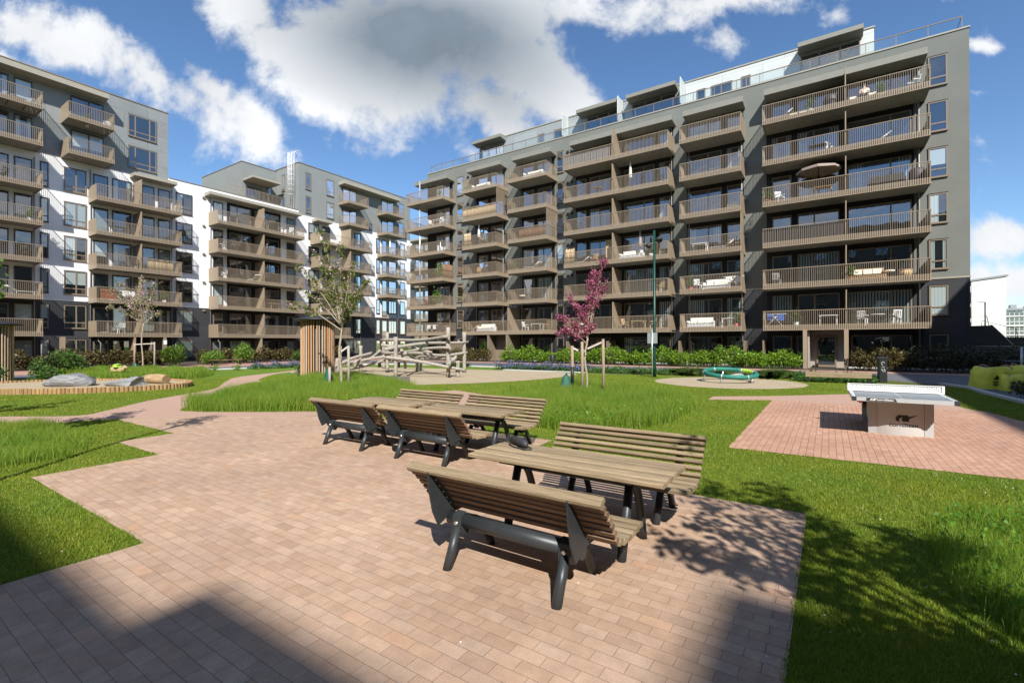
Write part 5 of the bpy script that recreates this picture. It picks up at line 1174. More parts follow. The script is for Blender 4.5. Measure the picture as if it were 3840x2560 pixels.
# stakes and straps
def stakes(pts, label, loc, bars, mats):
    t = thing('tree_stakes', label, 'tree stakes', loc, 0, 'wooden tree stakes')
    for (x,y,h), m in zip(pts, mats): obj('stake', MB().tube([(x,y,0),(x+.01,y,h*.5),(x,y,h)], [.055,.052,.05], 8), M[m], t)
    for a, b in bars: obj('strap', MB().bar(a, b, .012, .065), M['strap'], t)
    return t
st_ = stakes([(-.42,-.28,1.72),(.02,-.42,1.86),(.55,.12,1.95)], 'three brown stakes with pale straps round the pink crab apple', (-6.95,15.05,0),
       [((-.42,-.28,1.66),(-.02,-.02,1.42)),((.02,-.42,1.62),(-.02,-.06,1.5)),((.55,.12,1.86),(0.0,.06,1.62))], ['stake','stake','stake'])
obj('sleeve', MB().tube([(-.42,-.28,.35),(-.42,-.28,1.0)], .062, 8), M['dark_metal'], st_)
stakes([(-.50,.22,1.72),(.28,.02,1.72),(-.2,-.5,.9)], 'grey stakes with pale straps holding the cherry by the hut', (-16.12,12.0,0), [((-.55,.25,1.62),(-.05,-.08,1.42)),((.30,.02,1.72),(.0,-.12,1.5))], ['stake_g']*3)
stakes([(-.55,-.3,1.9),(.75,.45,1.95)], 'two pale stakes with a crossbar at the slender left cherry', (-40.57,13.41,0), [((.75,.45,1.85),(-.55,-.3,1.78))], ['stake','stake_g'])
def wbag(loc, label, h, s=1.0):
    t = thing('watering_bag', label, 'watering bag', loc, R(34)); n = 10; v = []
    for i in range(9):
        q = i/8; w = (.24*(1-q)**.7+.05)*s; d = (.12*(1-q)+.02)*s
        for j in range(n): a = 2*math.pi*j/n; v.append((math.cos(a)*w*(1+.1*math.sin(4*a+i)), math.sin(a)*d, h*q))
    obj('sack', MB().add(v, [(i*n+j, i*n+(j+1)%n, (i+1)*n+(j+1)%n, (i+1)*n+j) for i in range(8) for j in range(n)], 0, True), M['green_bag'], t)
    obj('neck', MB().tube([(0,0,h-.02),(.03,0,h+.08)], .03*s, 6), M['green_bag'], t)
wbag((-7.55,14.65,0), 'dark green watering bag slumped against the stake of the crab apple', .72, 1.1); wbag((-16.75,11.75,0), 'green watering bag hanging by the hut in the tall grass', .85, 1.0); wbag((-40.6,12.95,0), 'small green and white watering bag at the foot of the left cherry', .5, .9)
# ---------------------------------------------------------------- hedges and shrubs
def hedge(name, label, x0, x1, y0, y1, h, n, mat, size, group=None, var=.35, cat='hedge', stems='bark_d', base=.08, rag=1.0):
    cx, cy_ = (x0+x1)/2, (y0+y1)/2; t = thing(name, label, cat, (cx,cy_,0), 0, group); rs = np.random.RandomState(int(abs(cx*77+cy_*13)) % 9999)
    lx, ly = x1-x0, y1-y0; L_ = max(lx, ly); k = max(2, int(L_/.55)); cxs = []
    sb_ = MB()
    for i in range(k):
        q = (i+.5)/k; px = (q-.5)*lx if lx >= ly else rs.uniform(-.25,.25)*lx; py = (q-.5)*ly if ly > lx else rs.uniform(-.25,.25)*ly
        hh = h*rs.uniform(1-var, 1.05+var*.3); cxs.append((px,py,hh))
        for _ in range(3): sb_.tube([(px+rs.uniform(-.1,.1),py+rs.uniform(-.1,.1),0),(px+rs.uniform(-.3,.3),py+rs.uniform(-.3,.3),hh*.9)], [.012,.005], 4)
    P = []
    w_ = min(lx, ly)*.5
    for px, py, hh in cxs:
        m = n//k; u = rs.normal(size=(m,3)); u /= np.linalg.norm(u, axis=1)[:,None]; r_ = rs.uniform(.35,1.0,m)**.5
        sc = np.array([max(.42, min(w_, .8)), max(.42, min(w_, .8)), hh*.52])
        q = u*r_[:,None]*sc; q[:,2] += hh*.5+base
        # ragged shoots
        sh = rs.rand(m) < .10*rag; q[sh,2] += rs.uniform(0,.32,sh.sum())*h*.6; q[sh,:2] *= .5
        q[:,2] = np.maximum(q[:,2], .03); P.append(q + np.array([px,py,0]))
    leafobj('foliage', np.concatenate(P), size, mat, t, asp=.62, up=.5)
    obj('stems', sb_, M[stems], t); return t
HG = 'clipped hedges before the ground floor gardens'
for a, b, lab in ((-25.7,-21.2,'bright green hedge run left of the pink crab apple'),(-21.0,-16.2,'bright green hedge run right behind the pink crab apple'),(-16.0,-11.3,'bright green hedge run behind the green lamp post'),(-11.1,-6.2,'bright green hedge run behind the balance ring'),(-6.0,-1.75,'bright green hedge run ending at the entrance pillar')):
    hedge('hedge', lab, a, b, 36.5, 37.7, 1.34, 4300, M['hedge'], .15, HG, var=.48)
hedge('hedge', 'copper hedge between the entrance and the shaded corner', 1.3, 4.2, 36.6, 37.7, 1.35, 2600, M['copper'], .14, HG)
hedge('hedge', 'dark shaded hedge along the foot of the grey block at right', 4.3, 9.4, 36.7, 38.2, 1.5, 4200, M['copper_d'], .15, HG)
hedge('hedge', 'dark copper hedge behind the climbing logs', -33.5, -27.3, 36.5, 37.6, 1.15, 4200, M['copper'], .15, HG)
for a, b, lab in ((4.5,9.0,'copper hedge run at the far left under the first balconies'),(9.2,13.3,'copper hedge run under the small white-framed windows'),(13.5,17.0,'copper hedge run left of the white block entrance'),(19.6,23.6,'copper hedge run right of the white block entrance'),(23.8,28.5,'copper hedge run under the longest white-block balconies'),(28.7,34.0,'copper hedge run behind the round hut')):
    hedge('hedge', lab, -47.0, -45.9, a, b, 1.3, 3400, M['copper'], .17, HG)
def shrub(label, loc, r, h, n, mat, size, name='shrub', group=None):
    t = thing(name, label, 'shrub', loc, 0, group); rs = np.random.RandomState(int(abs(loc[0]*31+loc[1]*71)) % 9999)
    k = 7; P = []; sb_ = MB()
    for i in range(k):
        a = 2*math.pi*i/k; rr = r*.55*rs.uniform(.3,1); c = np.array([rr*math.cos(a), rr*math.sin(a), h*rs.uniform(.35,.75)]); m = n//k
        u = rs.normal(size=(m,3)); u /= np.linalg.norm(u,axis=1)[:,None]; q = u*rs.uniform(.3,1,m)[:,None]**.5*np.array([r*.5,r*.5,h*.36]) + c; q[:,2] = np.maximum(q[:,2], .03); P.append(q)
        sb_.tube([(c[0]*.2,c[1]*.2,0),tuple(c)], [.014,.005], 4)
    leafobj('foliage', np.concatenate(P), size, mat, t, asp=.5, up=.4); obj('stems', sb_, M['bark_d'], t); return t
SG = 'garden shrubs'
shrub('fresh green feathery shrub taller than the copper hedge around it', (-44.6,22.4,0), .9, 1.9, 1900, M['fern'], .17, group=SG); shrub('round light green bush left of the feathery shrub', (-43.4,19.3,0), 1.0, 1.25, 1500, M['fern'], .16, group=SG)
shrub('bluish green bush right of the feathery shrub', (-42.3,26.6,0), 1.0, 1.1, 1500, M['shrub'], .15, group=SG); shrub('green bush beside the white block entrance behind the left cherry', (-44.3,16.6,0), 1.1, 1.7, 1700, M['fern'], .17, group=SG)
shrub('leafy bush at the foot of the left hut', (-31.6,6.3,0), .55, 1.15, 900, M['shrub'], .11, group=SG); shrub('leafy bush between the left hut and the sandpit', (-31.2,4.6,0), .6, 1.0, 1000, M['shrub'], .11, group=SG); shrub('taller bush behind the left hut', (-35.4,8.2,0), 1.0, 1.5, 1500, M['shrub'], .14, group=SG); shrub('low bush on the rim of the sandpit', (-30.4,6.4,0), .5, .8, 800, M['shrub'], .11, group=SG)
shrub('bright green shrub behind the left end of the logs', (-36.4,35.6,0), 1.3, 1.5, 1900, M['fern'], .17, group=SG); shrub('small leafy sprig at the left foot of the round hut', (-21.75,13.65,0), .3, .8, 320, M['shrub'], .09, group=SG)
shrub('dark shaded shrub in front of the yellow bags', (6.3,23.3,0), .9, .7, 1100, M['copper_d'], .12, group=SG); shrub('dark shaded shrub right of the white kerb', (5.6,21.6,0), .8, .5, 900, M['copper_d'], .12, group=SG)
for x, y, lab in ((-33.3,14.0,'tiny lime plant left on the lawn by the left road'),(-33.5,15.0,'tiny lime plant second from the left on the lawn by the left road'),(-33.6,16.5,'tiny lime plant nearest the flower bed on the left lawn')): shrub(lab, (x,y,0), .35, .38, 160, M['fern'], .11, group='tiny lime plants')
def bed(label, poly, h, n, mat, size, mat2=None, n2=0, cat='flower bed', name='flower_bed'):
    xs = [p[0] for p in poly]; ys = [p[1] for p in poly]; c = ((min(xs)+max(xs))/2, (min(ys)+max(ys))/2)
    t = thing(name, label, cat, (*c,0))
    def pts(m, z0, z1):
        P = np.stack([RN.uniform(min(xs),max(xs),m*2), RN.uniform(min(ys),max(ys),m*2)],1); P = P[inpoly(P,poly)][:m]
        lump = .6+.4*np.sin(P[:,0]*3.1+P[:,1]*1.7)*np.cos(P[:,1]*2.9-P[:,0]*.7); z = RN.uniform(z0,z1,len(P))*lump
        return np.column_stack([P[:,0]-c[0],P[:,1]-c[1],np.maximum(z,.02)])
    leafobj('foliage', pts(n,0,h), size, mat, t, up=.6)
    if mat2: leafobj('flowers', pts(n2,h*.6,h*1.25), size*.7, mat2, t, asp=.4, up=.2)
    return t
bed('bed of blue flowering catmint between the play sand and the road', [(-19.4,26.6),(-12.5,26.6),(-12.4,28.1),(-19.4,28.2)], .5, 3800, M['ground_cover'], .12, M['lav'], 3200)
bed('low leafy ground cover between the lawn and the road by the lamp', [(-12.2,26.4),(-5.6,26.9),(-5.6,28.1),(-12.2,28.1)], .38, 4200, M['ground_cover'], .13)
bed('dark leafy ground cover behind the timber seat', [(-1.4,25.75),(1.7,25.7),(2.0,28.1),(-1.4,28.1)], .45, 3200, M['ground_cover'], .12)
bed('strip of blue catmint beside the road left of the round hut', [(-34.9,17.6),(-33.5,17.6),(-32.6,25.0),(-34.2,25.0)], .5, 2400, M['ground_cover'], .14, M['lav'], 2000)
# ---------------------------------------------------------------- grasses
def blades(P, h, w, lean=.35, rs=RN):
    n = len(P); a = rs.uniform(0,2*np.pi,n); d = np.stack([np.cos(a),np.sin(a),np.zeros(n)],1); s = np.stack([-np.sin(a),np.cos(a),np.zeros(n)],1)
    b = rs.uniform(0,2*np.pi,n); l = (h*rs.uniform(.2,1.0,n)*lean)[:,None]; dl = np.stack([np.cos(b),np.sin(b),np.zeros(n)],1); up = np.array([0,0,1.0])
    w = w[:,None]; h = h[:,None]; B = np.column_stack([P[:,0],P[:,1],np.full(n,.0)])
    m = B + up*h*.55 + dl*l*.32; tp = B + up*h + dl*l - up*(l*l)/(h+1e-6)*.35
    return np.stack([B+s*w*.5, m+s*w*.42, tp, m-s*w*.42, B-s*w*.5],1)
def lawn_blades():
    n = 1700000; th = RN.uniform(-R(58), R(58), n); r0, r1, pw = 2.2, 30.0, .42
    q = RN.rand(n); r_ = (r0**pw + q*(r1**pw-r0**pw))**(1/pw)
    x = -np.sin(YAW+th)*0 + r_*(-math.sin(YAW)*np.cos(th) + math.cos(YAW)*np.sin(th)); y = r_*(math.cos(YAW)*np.cos(th) + math.sin(YAW)*np.sin(th))
    P = np.stack([x,y],1); ok = np.ones(n,bool)
    wob = P + np.stack([np.sin(y*9+x*4)*.022+np.sin(x*31)*.012, np.cos(x*8-y*5)*.022+np.sin(y*29)*.012],1)
    wob = wob + RN.normal(size=wob.shape)*.016
    for poly in PAVED: ok &= ~inpoly(wob, poly)
    P = P[ok]; r_ = r_[ok]; m = len(P)
    h = RN.uniform(.016,.040,m)*(1+.25*np.sin(P[:,0]*1.3)*np.cos(P[:,1]*1.7)); w = RN.uniform(.0018,.0034,m)*(1+r_/7.0)
    o = obj('lawn_grass', np_mesh('lawn_grass', blades(P,h,w,.85), 5, M['grass_short'])); return tag(o, 'short mown lawn grass round the paving', 'grass', kind='stuff')
lawn_blades()
T1 = spline([(-14.6,5.85),(-13.5,6.45),(-12.5,7.05),(-11.4,7.75),(-10.3,8.35),(-9.9,9.6),(-11.2,11.4),(-13.4,13.0),(-15.9,14.1),(-17.8,15.0),(-20.2,15.1),(-21.3,14.4),(-21.0,13.4),(-19.6,12.0),(-17.6,9.7),(-16,7.1)], 4)
T2 = spline([(-6.4,8.9),(-5.2,8.7),(-4.2,9.1),(-3.4,9.9),(-3.0,11.2),(-3.1,13.2),(-3.9,15.2),(-6.0,16.8),(-8.6,16.6),(-9.6,15.0),(-8.6,12.6),(-7.3,10.4)], 4)
T3 = spline([(-16.5,2.0),(-15.0,2.55),(-13.6,3.0),(-12.0,3.0),(-10.7,2.5),(-10.2,1.95),(-10.4,1.5),(-12.5,1.3),(-15.0,1.4)], 4)
T4 = spline([(.9,6.3),(1.5,7.0),(3.0,7.6),(3.4,5.5),(2.0,3.9),(1.05,4.2),(.75,5.2)], 4)
T5 = spline([(-30.4,7.9),(-29.0,9.6),(-27.4,10.6),(-29.5,13.0),(-34.0,14.2),(-38.5,12.6),(-40.5,9.8),(-37.0,8.0),(-33.0,8.2)], 4)
def tall(name, label, poly, dens, h0, h1, w, mat, extra=None):
    xs = [p[0] for p in poly]; ys = [p[1] for p in poly]; A_ = (max(xs)-min(xs))*(max(ys)-min(ys)); n = int(A_*dens)
    P = np.stack([RN.uniform(min(xs),max(xs),n), RN.uniform(min(ys),max(ys),n)],1)
    P = P[inpoly(P + RN.normal(size=P.shape)*.12, poly)]; n = len(P)
    lump = .74+.26*np.sin(P[:,0]*2.3+np.sin(P[:,1]*1.9)*1.5)*np.cos(P[:,1]*2.7-P[:,0]*.6)
    h = RN.uniform(h0,h1,n)*lump; o = obj(name, np_mesh(name, blades(P,h,RN.uniform(.6,1.3,n)*w,.55), 5, mat)); tag(o, label, 'grass', kind='stuff')
    return P
P = tall('tall_grass', 'long meadow grass round the hut and young cherry', T1, 2400, .32, .70, .0075, M['grass_tall'])
q = P[RN.choice(len(P), 5000)]; sel = (np.sin(q[:,0]*1.1)+np.cos(q[:,1]*1.4)) > .5; q = q[sel]
tag(leafobj('meadow_weeds', np.column_stack([q, RN.uniform(.08,.36,len(q))]), .07, M['weed'], up=.8), 'clover and weeds among the long grass', 'weeds', kind='stuff')
P = tall('tall_grass', 'long meadow grass mound under the pink crab apple', T2, 2600, .28, .62, .0070, M['grass_tall'])
q = P[RN.choice(len(P), 9000)]; sel = (q[:,1] < 10.6) | (RN.rand(len(q)) < .12); q = q[sel]
tag(leafobj('meadow_weeds', np.column_stack([q, RN.uniform(.08,.34,len(q))]), .075, M['weed'], up=.8), 'leafy weeds at the front of the mound', 'weeds', kind='stuff')
tall('tall_grass', 'long grass at the left edge beside the lawn', T3, 4000, .14, .36, .0055, M['grass_tall']); tall('tall_grass', 'rough grass and weeds on the lawn at the right edge', T4, 4500, .08, .32, .0048, M['grass_tall'])
q = np.stack([RN.uniform(.8,3.2,2200), RN.uniform(4.0,7.4,2200)],1); q = q[inpoly(q, T4)]
tag(leafobj('meadow_weeds', np.column_stack([q, RN.uniform(.04,.2,len(q))]), .055, M['weed'], up=1.0), 'clover patch in the rough grass at right', 'weeds', kind='stuff')
tall('tall_grass', 'long grass bank behind the sandpit', T5, 800, .25, .6, .016, M['grass_tall'])
def clump(label, loc, r, h, n, mat='sedge'):
    a = RN.uniform(0,2*np.pi,n); q = r*.35*np.sqrt(RN.rand(n)); P = np.stack([q*np.cos(a), q*np.sin(a)],1); o = obj('ornamental_grass', np_mesh('ornamental_grass', blades(P, RN.uniform(.55,1.0,n)*h, RN.uniform(.008,.016,n), 1.5), 5, M[mat]), None, None, loc)
    return tag(o, label, 'ornamental grass', 'ornamental grass clumps')
clump('broad arching grass clump left behind the balance ring', (-6.2,27.0,0), 1.6, .75, 900); clump('grass clump touching the left rim of the balance ring', (-5.2,27.4,0), 1.2, .65, 700); clump('grass clump left of the timber seat', (-2.3,27.2,0), 1.4, .8, 900); clump('small grass clump under the balance ring on its far side', (-3.3,27.6,0), .9, .4, 400); clump('grass clump at the right end of the climbing logs', (-15.5,27.0,0), 1.4, .5, 600); clump('pale grass clump behind the middle of the logs', (-23.5,27.6,0), 2.4, .6, 900)
# fallen petals and crumbs
n = 420; P = np.concatenate([np.stack([RN.uniform(-5,3.5,n),RN.uniform(2.2,9,n)],1), np.stack([RN.uniform(-12,-4,160),RN.uniform(1,6,160)],1)]); s = RN.uniform(.004,.013,len(P))
Q = leaf_quads(np.column_stack([P, np.full(len(P), .05)]), .02, .7, 2.0); pv = inpoly(P, PLAZA)
Q = Q[~pv | (RN.rand(len(P)) < .18)]; PP = P[~pv | False]
Q[:,:,2] -= Q[:,:,2].min(1)[:,None]; Q[:,:,2] *= .3; base = np.where(inpoly(Q[:,0,:2], PLAZA), .0095, .045); Q[:,:,2] += base[:,None]
tag(obj('fallen_petals', np_mesh('fallen_petals', Q, 4, M['petal'])), 'white fallen petals scattered on lawn and paving', 'petals', kind='stuff')
# ---------------------------------------------------------------- things on the balconies
def floor_z(blk, k): return (ZR0 if blk == 'R' else ZL0) + HS*(k-2) + .28
def bpos(blk, u, d, k, zoff=0.0):
    z = floor_z(blk, k) + zoff
    return ((u, YR-d, z), 0.0) if blk == 'R' else ((XL+d, u, z), R(-90))
def p_chair(t, m):
    obj('seat', MB().bar((-.23,0,.44),(.23,0,.44),.46,.04,ch=.008), M[m], t)
    b = MB()
    for x in (-.2,-.1,0,.1,.2): b.bar((x,.21,.46),(x,.29,.92),.045,.02)
    obj('backrest', b.bar((-.23,.295,.93),(.23,.295,.93),.03,.06), M[m], t)
    for x in (-.2,.2):
        obj('leg', MB().bar((x,-.2,0),(x,-.2,.42),.04,.04), M[m], t); obj('leg', MB().bar((x,.2,0),(x,.2,.42),.04,.04), M[m], t)
    obj('armrest', MB().bar((-.25,-.2,.65),(-.25,.26,.66),.04,.03).bar((.25,-.2,.65),(.25,.26,.66),.04,.03), M[m], t)
def p_table(t, m):
    obj('tabletop', MB().bar((-.55,0,.72),(.55,0,.72),.7,.035,ch=.006), M[m], t)
    for x in (-.48,.48):
        for y in (-.28,.28): obj('leg', MB().bar((x,y,0),(x,y,.70),.045,.045), M[m], t)
def p_round(t, m):
    obj('tabletop', MB().lathe([(0,.70),(.4,.70),(.41,.72),(.4,.735),(0,.735)], n=18), M[m], t); obj('leg', MB().tube([(0,0,.02),(0,0,.70)], .03, 8).lathe([(.25,0),(.22,.03),(.03,.05)], n=12), M['dark_metal'], t)
def p_sofa(t, m):
    obj('seat', MB().box(-.85,.85,-.38,.38,.12,.40), M[m], t); obj('backrest', MB().bar((-.85,.36,.62),(.85,.36,.62),.16,.46,ch=.03), M[m], t)
    obj('armrest', MB().box(-.98,-.86,-.38,.42,.06,.60).box(.86,.98,-.38,.42,.06,.60), M[m], t)
    cu_ = MB()
    for x in (-.55,.0,.5): cu_.bar((x-.24,.2,.60),(x+.24,.22,.60),.14,.40,up=(0,.25,1),ch=.05)
    obj('cushion', cu_, M['cream'], t)
def p_pot(t, m):
    obj('pot', MB().lathe([(0,0),(.13,0),(.18,.3),(.16,.3),(.15,.26),(0,.26)], n=14), M[m], t)
    rs = np.random.RandomState(int(abs(t.location.x*50+t.location.z*9)) % 999); P = rs.normal(size=(170,3))*np.array([.16,.16,.24]) + np.array([0,0,.62]); P[:,2] = np.maximum(P[:,2], .3)
    leafobj('foliage', P, .17, M['leaf_potted'], t, asp=.4); obj('stem', MB().tube([(0,0,.25),(.02,0,.8)], .012, 5), M['bark_d'], t)
def p_plant(t, m):
    p_pot(t, m)
    rs = np.random.RandomState(3); P = rs.normal(size=(240,3))*np.array([.26,.26,.34]) + np.array([0,0,1.1]); leafobj('crown', P, .24, M['ash_leaf'], t, asp=.6)
def p_parasol(t, m):
    obj('pole', MB().tube([(0,0,.0),(0,0,2.3)], .022, 8), M['steel'], t); obj('foot', MB().lathe([(.25,0),(.24,.06),(.04,.09)], n=14), M['dark_metal'], t)
    obj('canopy', MB().lathe([(.03,2.42),(.06,2.3),(.10,1.9),(.14,1.35),(.17,1.05),(.12,1.02),(0.02,1.1)], n=10), M[m], t)
def p_open(t, m):
    obj('pole', MB().tube([(0,0,.0),(0,0,2.35)], .022, 8), M['dark_metal'], t)
    c_ = MB(); n = 8; v = [(0,0,2.48)] + [(1.35*math.cos(2*math.pi*i/n), 1.35*math.sin(2*math.pi*i/n), 2.0) for i in range(n)] + [(1.35*math.cos(2*math.pi*i/n), 1.35*math.sin(2*math.pi*i/n), 1.86) for i in range(n)]
    obj('canopy', c_.add(v, [(0,1+i,1+(i+1)%n) for i in range(n)] + [(1+i,9+i,9+(i+1)%n,1+(i+1)%n) for i in range(n)]), M[m], t)
def p_lounger(t, m):
    obj('frame', MB().tube([(-.9,-.28,.28),(.25,-.28,.28),(.85,-.28,.68)], .022, 6).tube([(-.9,.28,.28),(.25,.28,.28),(.85,.28,.68)], .022, 6).tube([(-.7,-.28,0),(-.7,-.28,.28)], .02, 6).tube([(-.7,.28,0),(-.7,.28,.28)], .02, 6).tube([(.3,-.28,0),(.3,-.28,.28)], .02, 6).tube([(.3,.28,0),(.3,.28,.28)], .02, 6), M['steel'], t)
    obj('mattress', MB().add([(-.9,-.27,.30),(.25,-.27,.29),(.85,-.27,.70),(.85,.27,.70),(.25,.27,.29),(-.9,.27,.30),(-.9,-.27,.35),(.25,-.27,.35),(.83,-.27,.76),(.83,.27,.76),(.25,.27,.35),(-.9,.27,.35)], [(6,7,10,11),(7,8,9,10),(0,5,4,1),(1,4,3,2),(0,1,7,6),(1,2,8,7),(3,4,10,9),(4,5,11,10),(5,0,6,11),(2,3,9,8)]), M[m], t)
def p_reed(w, h=1.05):
    def f(t, m):
        b = MB(); n = int(w/.05); rs = random.Random(int(w*100))
        for i in range(n): x = -w/2+(i+.5)*w/n; b.tube([(x,0,.02),(x+rs.uniform(-.01,.01),0,h+rs.uniform(-.05,.04))], .022, 5)
        obj('reeds', b, M[m], t); obj('wire', MB().tube([(-w/2,-.025,.3),(w/2,-.025,.3)], .006, 4).tube([(-w/2,-.025,.85),(w/2,-.025,.85)], .006, 4), M['dark_metal'], t)
    return f
def p_cloth(w, h=1.0):
    def f(t, m):
        n = max(8, int(w/.04)); v = []
        for i in range(n+1): x = -w/2+w*i/n; d = .03*math.sin(i*1.35); v += [(x,d,.05),(x,d*.6,h)]
        obj('sheet', MB().add(v, [(2*i,2*i+2,2*i+3,2*i+1) for i in range(n)], 0, True), M[m], t); obj('cord', MB().tube([(-w/2,0,h),(w/2,0,h)], .008, 4), M['dark_metal'], t)
    return f
def p_cab(t, m):
    obj('body', MB().box(-.45,.45,-.25,.25,.02,2.0), M[m], t)
    d = MB()
    for i in range(9): d.box(-.44+i*.1,-.35+i*.1,-.27,-.251,.05,1.6)
    for i in range(5): d.box(-.42,.42,-.275,-.251,1.66+i*.055,1.70+i*.055)
    obj('door', d, M[m], t)
def p_bbq(t, m):
    obj('cover', MB().lathe([(.42,.05),(.45,.5),(.44,.8),(.36,1.02),(.15,1.1),(0,1.1)], n=14), M[m], t); obj('wheel', MB().tube([(-.4,-.2,.08),(-.4,.2,.08)], .08, 8), M['dark_metal'], t)
def p_rack(t, m):
    b = MB()
    for y in (-.3,.3): b.tube([(-.6,y,0),(.2,y,.9)], .015, 5).tube([(.5,y,0),(-.2,y,.9)], .015, 5)
    for i in range(6): b.tube([(-.7,-.3+i*.12,.92),(.7,-.3+i*.12,.92)], .01, 4)
    obj('frame', b, M['white'], t); obj('laundry', MB().box(-.5,-.05,-.18,-.16,.5,.93), M[m], t); obj('laundry', MB().box(.1,.55,.06,.08,.45,.93), M[m], t)
def p_basket(t, m):
    obj('body', MB().lathe([(0,0),(.3,0),(.36,.5),(.33,.5),(.28,.05),(0,.05)], n=16), M[m], t); obj('rim', MB().tube([(.355*math.cos(q),.355*math.sin(q),.5) for q in np.linspace(0,2*math.pi,18)], .025, 5), M[m], t)
def p_flamingo(t, m):
    obj('body', MB().tube([(-.2,0,.5),(0,0,.52),(.14,0,.58),(.16,0,.8),(.08,0,.95),(.16,0,.98),(.22,0,.92)], [.03,.13,.07,.03,.03,.045,.02], 8), M[m], t); obj('leg', MB().tube([(0,-.04,0),(0,-.04,.45)], .012, 5).tube([(.02,.04,0),(.02,.04,.45)], .012, 5), M['dark_metal'], t)
def p_hang(t, m):
    b = MB()
    for k_ in range(7): a = k_*math.pi/7; b.tube([(.45*math.cos(a)*math.sin(q),.45*math.sin(a)*math.sin(q),1.0+.62*math.cos(q)) for q in np.linspace(.1,math.pi,12)], .014, 5)
    obj('basket', b, M[m], t); obj('stand', MB().tube([(0,.5,0),(0,.6,1.4),(0,.35,1.95),(0,0,1.85),(0,0,1.62)], .03, 7).lathe([(.5,0),(.5,.03),(0,.03)], n=14), M['dark_metal'], t); obj('cushion', MB().lathe([(0,.45),(.3,.5),(.34,.62),(0,.66)], n=12), M['cream'], t)
def p_bike(t, m):
    for x in (-.5,.5): obj('wheel', MB().tube([(x+.33*math.cos(q),0,.34+.33*math.sin(q)) for q in np.linspace(0,2*math.pi,20)], .018, 5), M['dark_metal'], t)
    obj('frame', MB().tube([(-.5,0,.34),(-.15,0,.75),(.38,0,.72),(.5,0,.34)], .018, 6).tube([(-.15,0,.75),(.05,0,.32),(.38,0,.72)], .018, 6).tube([(-.5,0,.34),(.05,0,.32)], .018, 6), M[m], t); obj('handlebar', MB().tube([(.36,-.25,.98),(.38,0,.95),(.36,.25,.98)], .015, 6).tube([(.38,0,.72),(.38,0,.95)], .015, 6), M['dark_metal'], t); obj('saddle', MB().bar((-.28,0,.86),(-.05,0,.87),.13,.05,ch=.015), M['dark_metal'], t)
KIND = dict(chair=(p_chair,'balcony_chair','chair'), table=(p_table,'balcony_table','table'), round=(p_round,'round_table','table'), sofa=(p_sofa,'garden_sofa','sofa'), pot=(p_pot,'potted_plant','potted plant'), plant=(p_plant,'potted_tree','potted plant'), parasol=(p_parasol,'closed_parasol','parasol'), open=(p_open,'open_parasol','parasol'), lounger=(p_lounger,'sun_lounger','lounger'), cab=(p_cab,'storage_cabinet','cabinet'), bbq=(p_bbq,'covered_grill','grill'), rack=(p_rack,'drying_rack','drying rack'), basket=(p_basket,'wicker_basket','basket'), flamingo=(p_flamingo,'flamingo_figure','figure'), hang=(p_hang,'hanging_chair','chair'), bike=(p_bike,'bicycle','bicycle'))
def put(kind, blk, u, d, k, m, label, rz=0, zoff=0.0):
    (loc, r0) = bpos(blk, u, d, k, zoff)
    if isinstance(kind, tuple): fn, nm, cat = kind
    else: fn, nm, cat = KIND[kind]
    t = thing(nm, label, cat, loc, r0+R(rz)); fn(t, m); return t
RE = lambda w, h=1.05: (p_reed(w,h), 'reed_screen', 'screen'); CLO = lambda w, h=1.0: (p_cloth(w,h), 'cloth_screen', 'screen')
BF = {2:'lowest',3:'second lowest',4:'third',5:'fourth',6:'second highest',7:'highest'}
RF = 2.20
# right block, widest bay at the right end
put('chair','R',4.55,1.5,7,'white','white slatted chair on the highest balcony of the widest bay, right end',-60); put('sofa','R',-1.5,.8,7,'plastic_d','dark low sofa on the highest balcony of the widest bay, left half'); put('bbq','R',.2,1.4,7,'plastic_d','black covered grill left of the partition on the highest wide balcony'); put('pot','R',-1.0,1.7,7,'concrete_l','pale pot left of the covered grill on the highest wide balcony'); put('pot','R',2.9,1.6,7,'concrete_l','pale planter on the right half of the highest wide balcony')
put('lounger','R',-2.9,1.4,7,'plastic_g','grey lounger at the left end of the highest wide balcony'); put('lounger','R',2.6,1.3,6,'plastic_g','grey recliner on the right half of the second highest wide balcony'); put('table','R',-.6,1.4,6,'plastic_d','dark table on the left half of the second highest wide balcony'); put('chair','R',.2,1.3,6,'white','white chair beside the dark table on the second highest wide balcony',40)
put('open','R',-.55,1.35,5,'taupe','open taupe parasol on the fourth wide balcony'); put('table','R',-.3,1.4,5,'wicker','wooden table under the open taupe parasol',4); put('pot','R',-3.6,1.9,5,'terracotta','leafy potted plant at the left end of the fourth wide balcony'); put('chair','R',-2.9,1.5,5,'white','thin white chair beside the potted plant on the fourth wide balcony',30); put('sofa','R',3.2,1.2,5,'plastic_d','dark sofa with cream cushions on the right half of the fourth wide balcony',180); put('bbq','R',4.75,1.2,5,'plastic_d','black covered grill at the right end of the fourth wide balcony')
put(CLO(4.8,1.02),'R',-1.5,2.15,4,'plastic_d','dark woven screen along the left half of the third wide balcony')
put('chair','R',-3.1,1.6,3,'plastic_g','grey chair at the left end of the second lowest wide balcony',20); put('sofa','R',2.2,1.3,3,'wicker','wooden sofa with white cushions on the second lowest wide balcony'); put('basket','R',4.1,1.8,3,'wood_c','pale wicker basket at the right end of the second lowest wide balcony'); put('pot','R',1.2,2.0,3,'terracotta','dried potted plant by the partition on the second lowest wide balcony'); put('hang','R',3.3,1.2,3,'plastic_d','dark round wicker chair on the second lowest wide balcony')
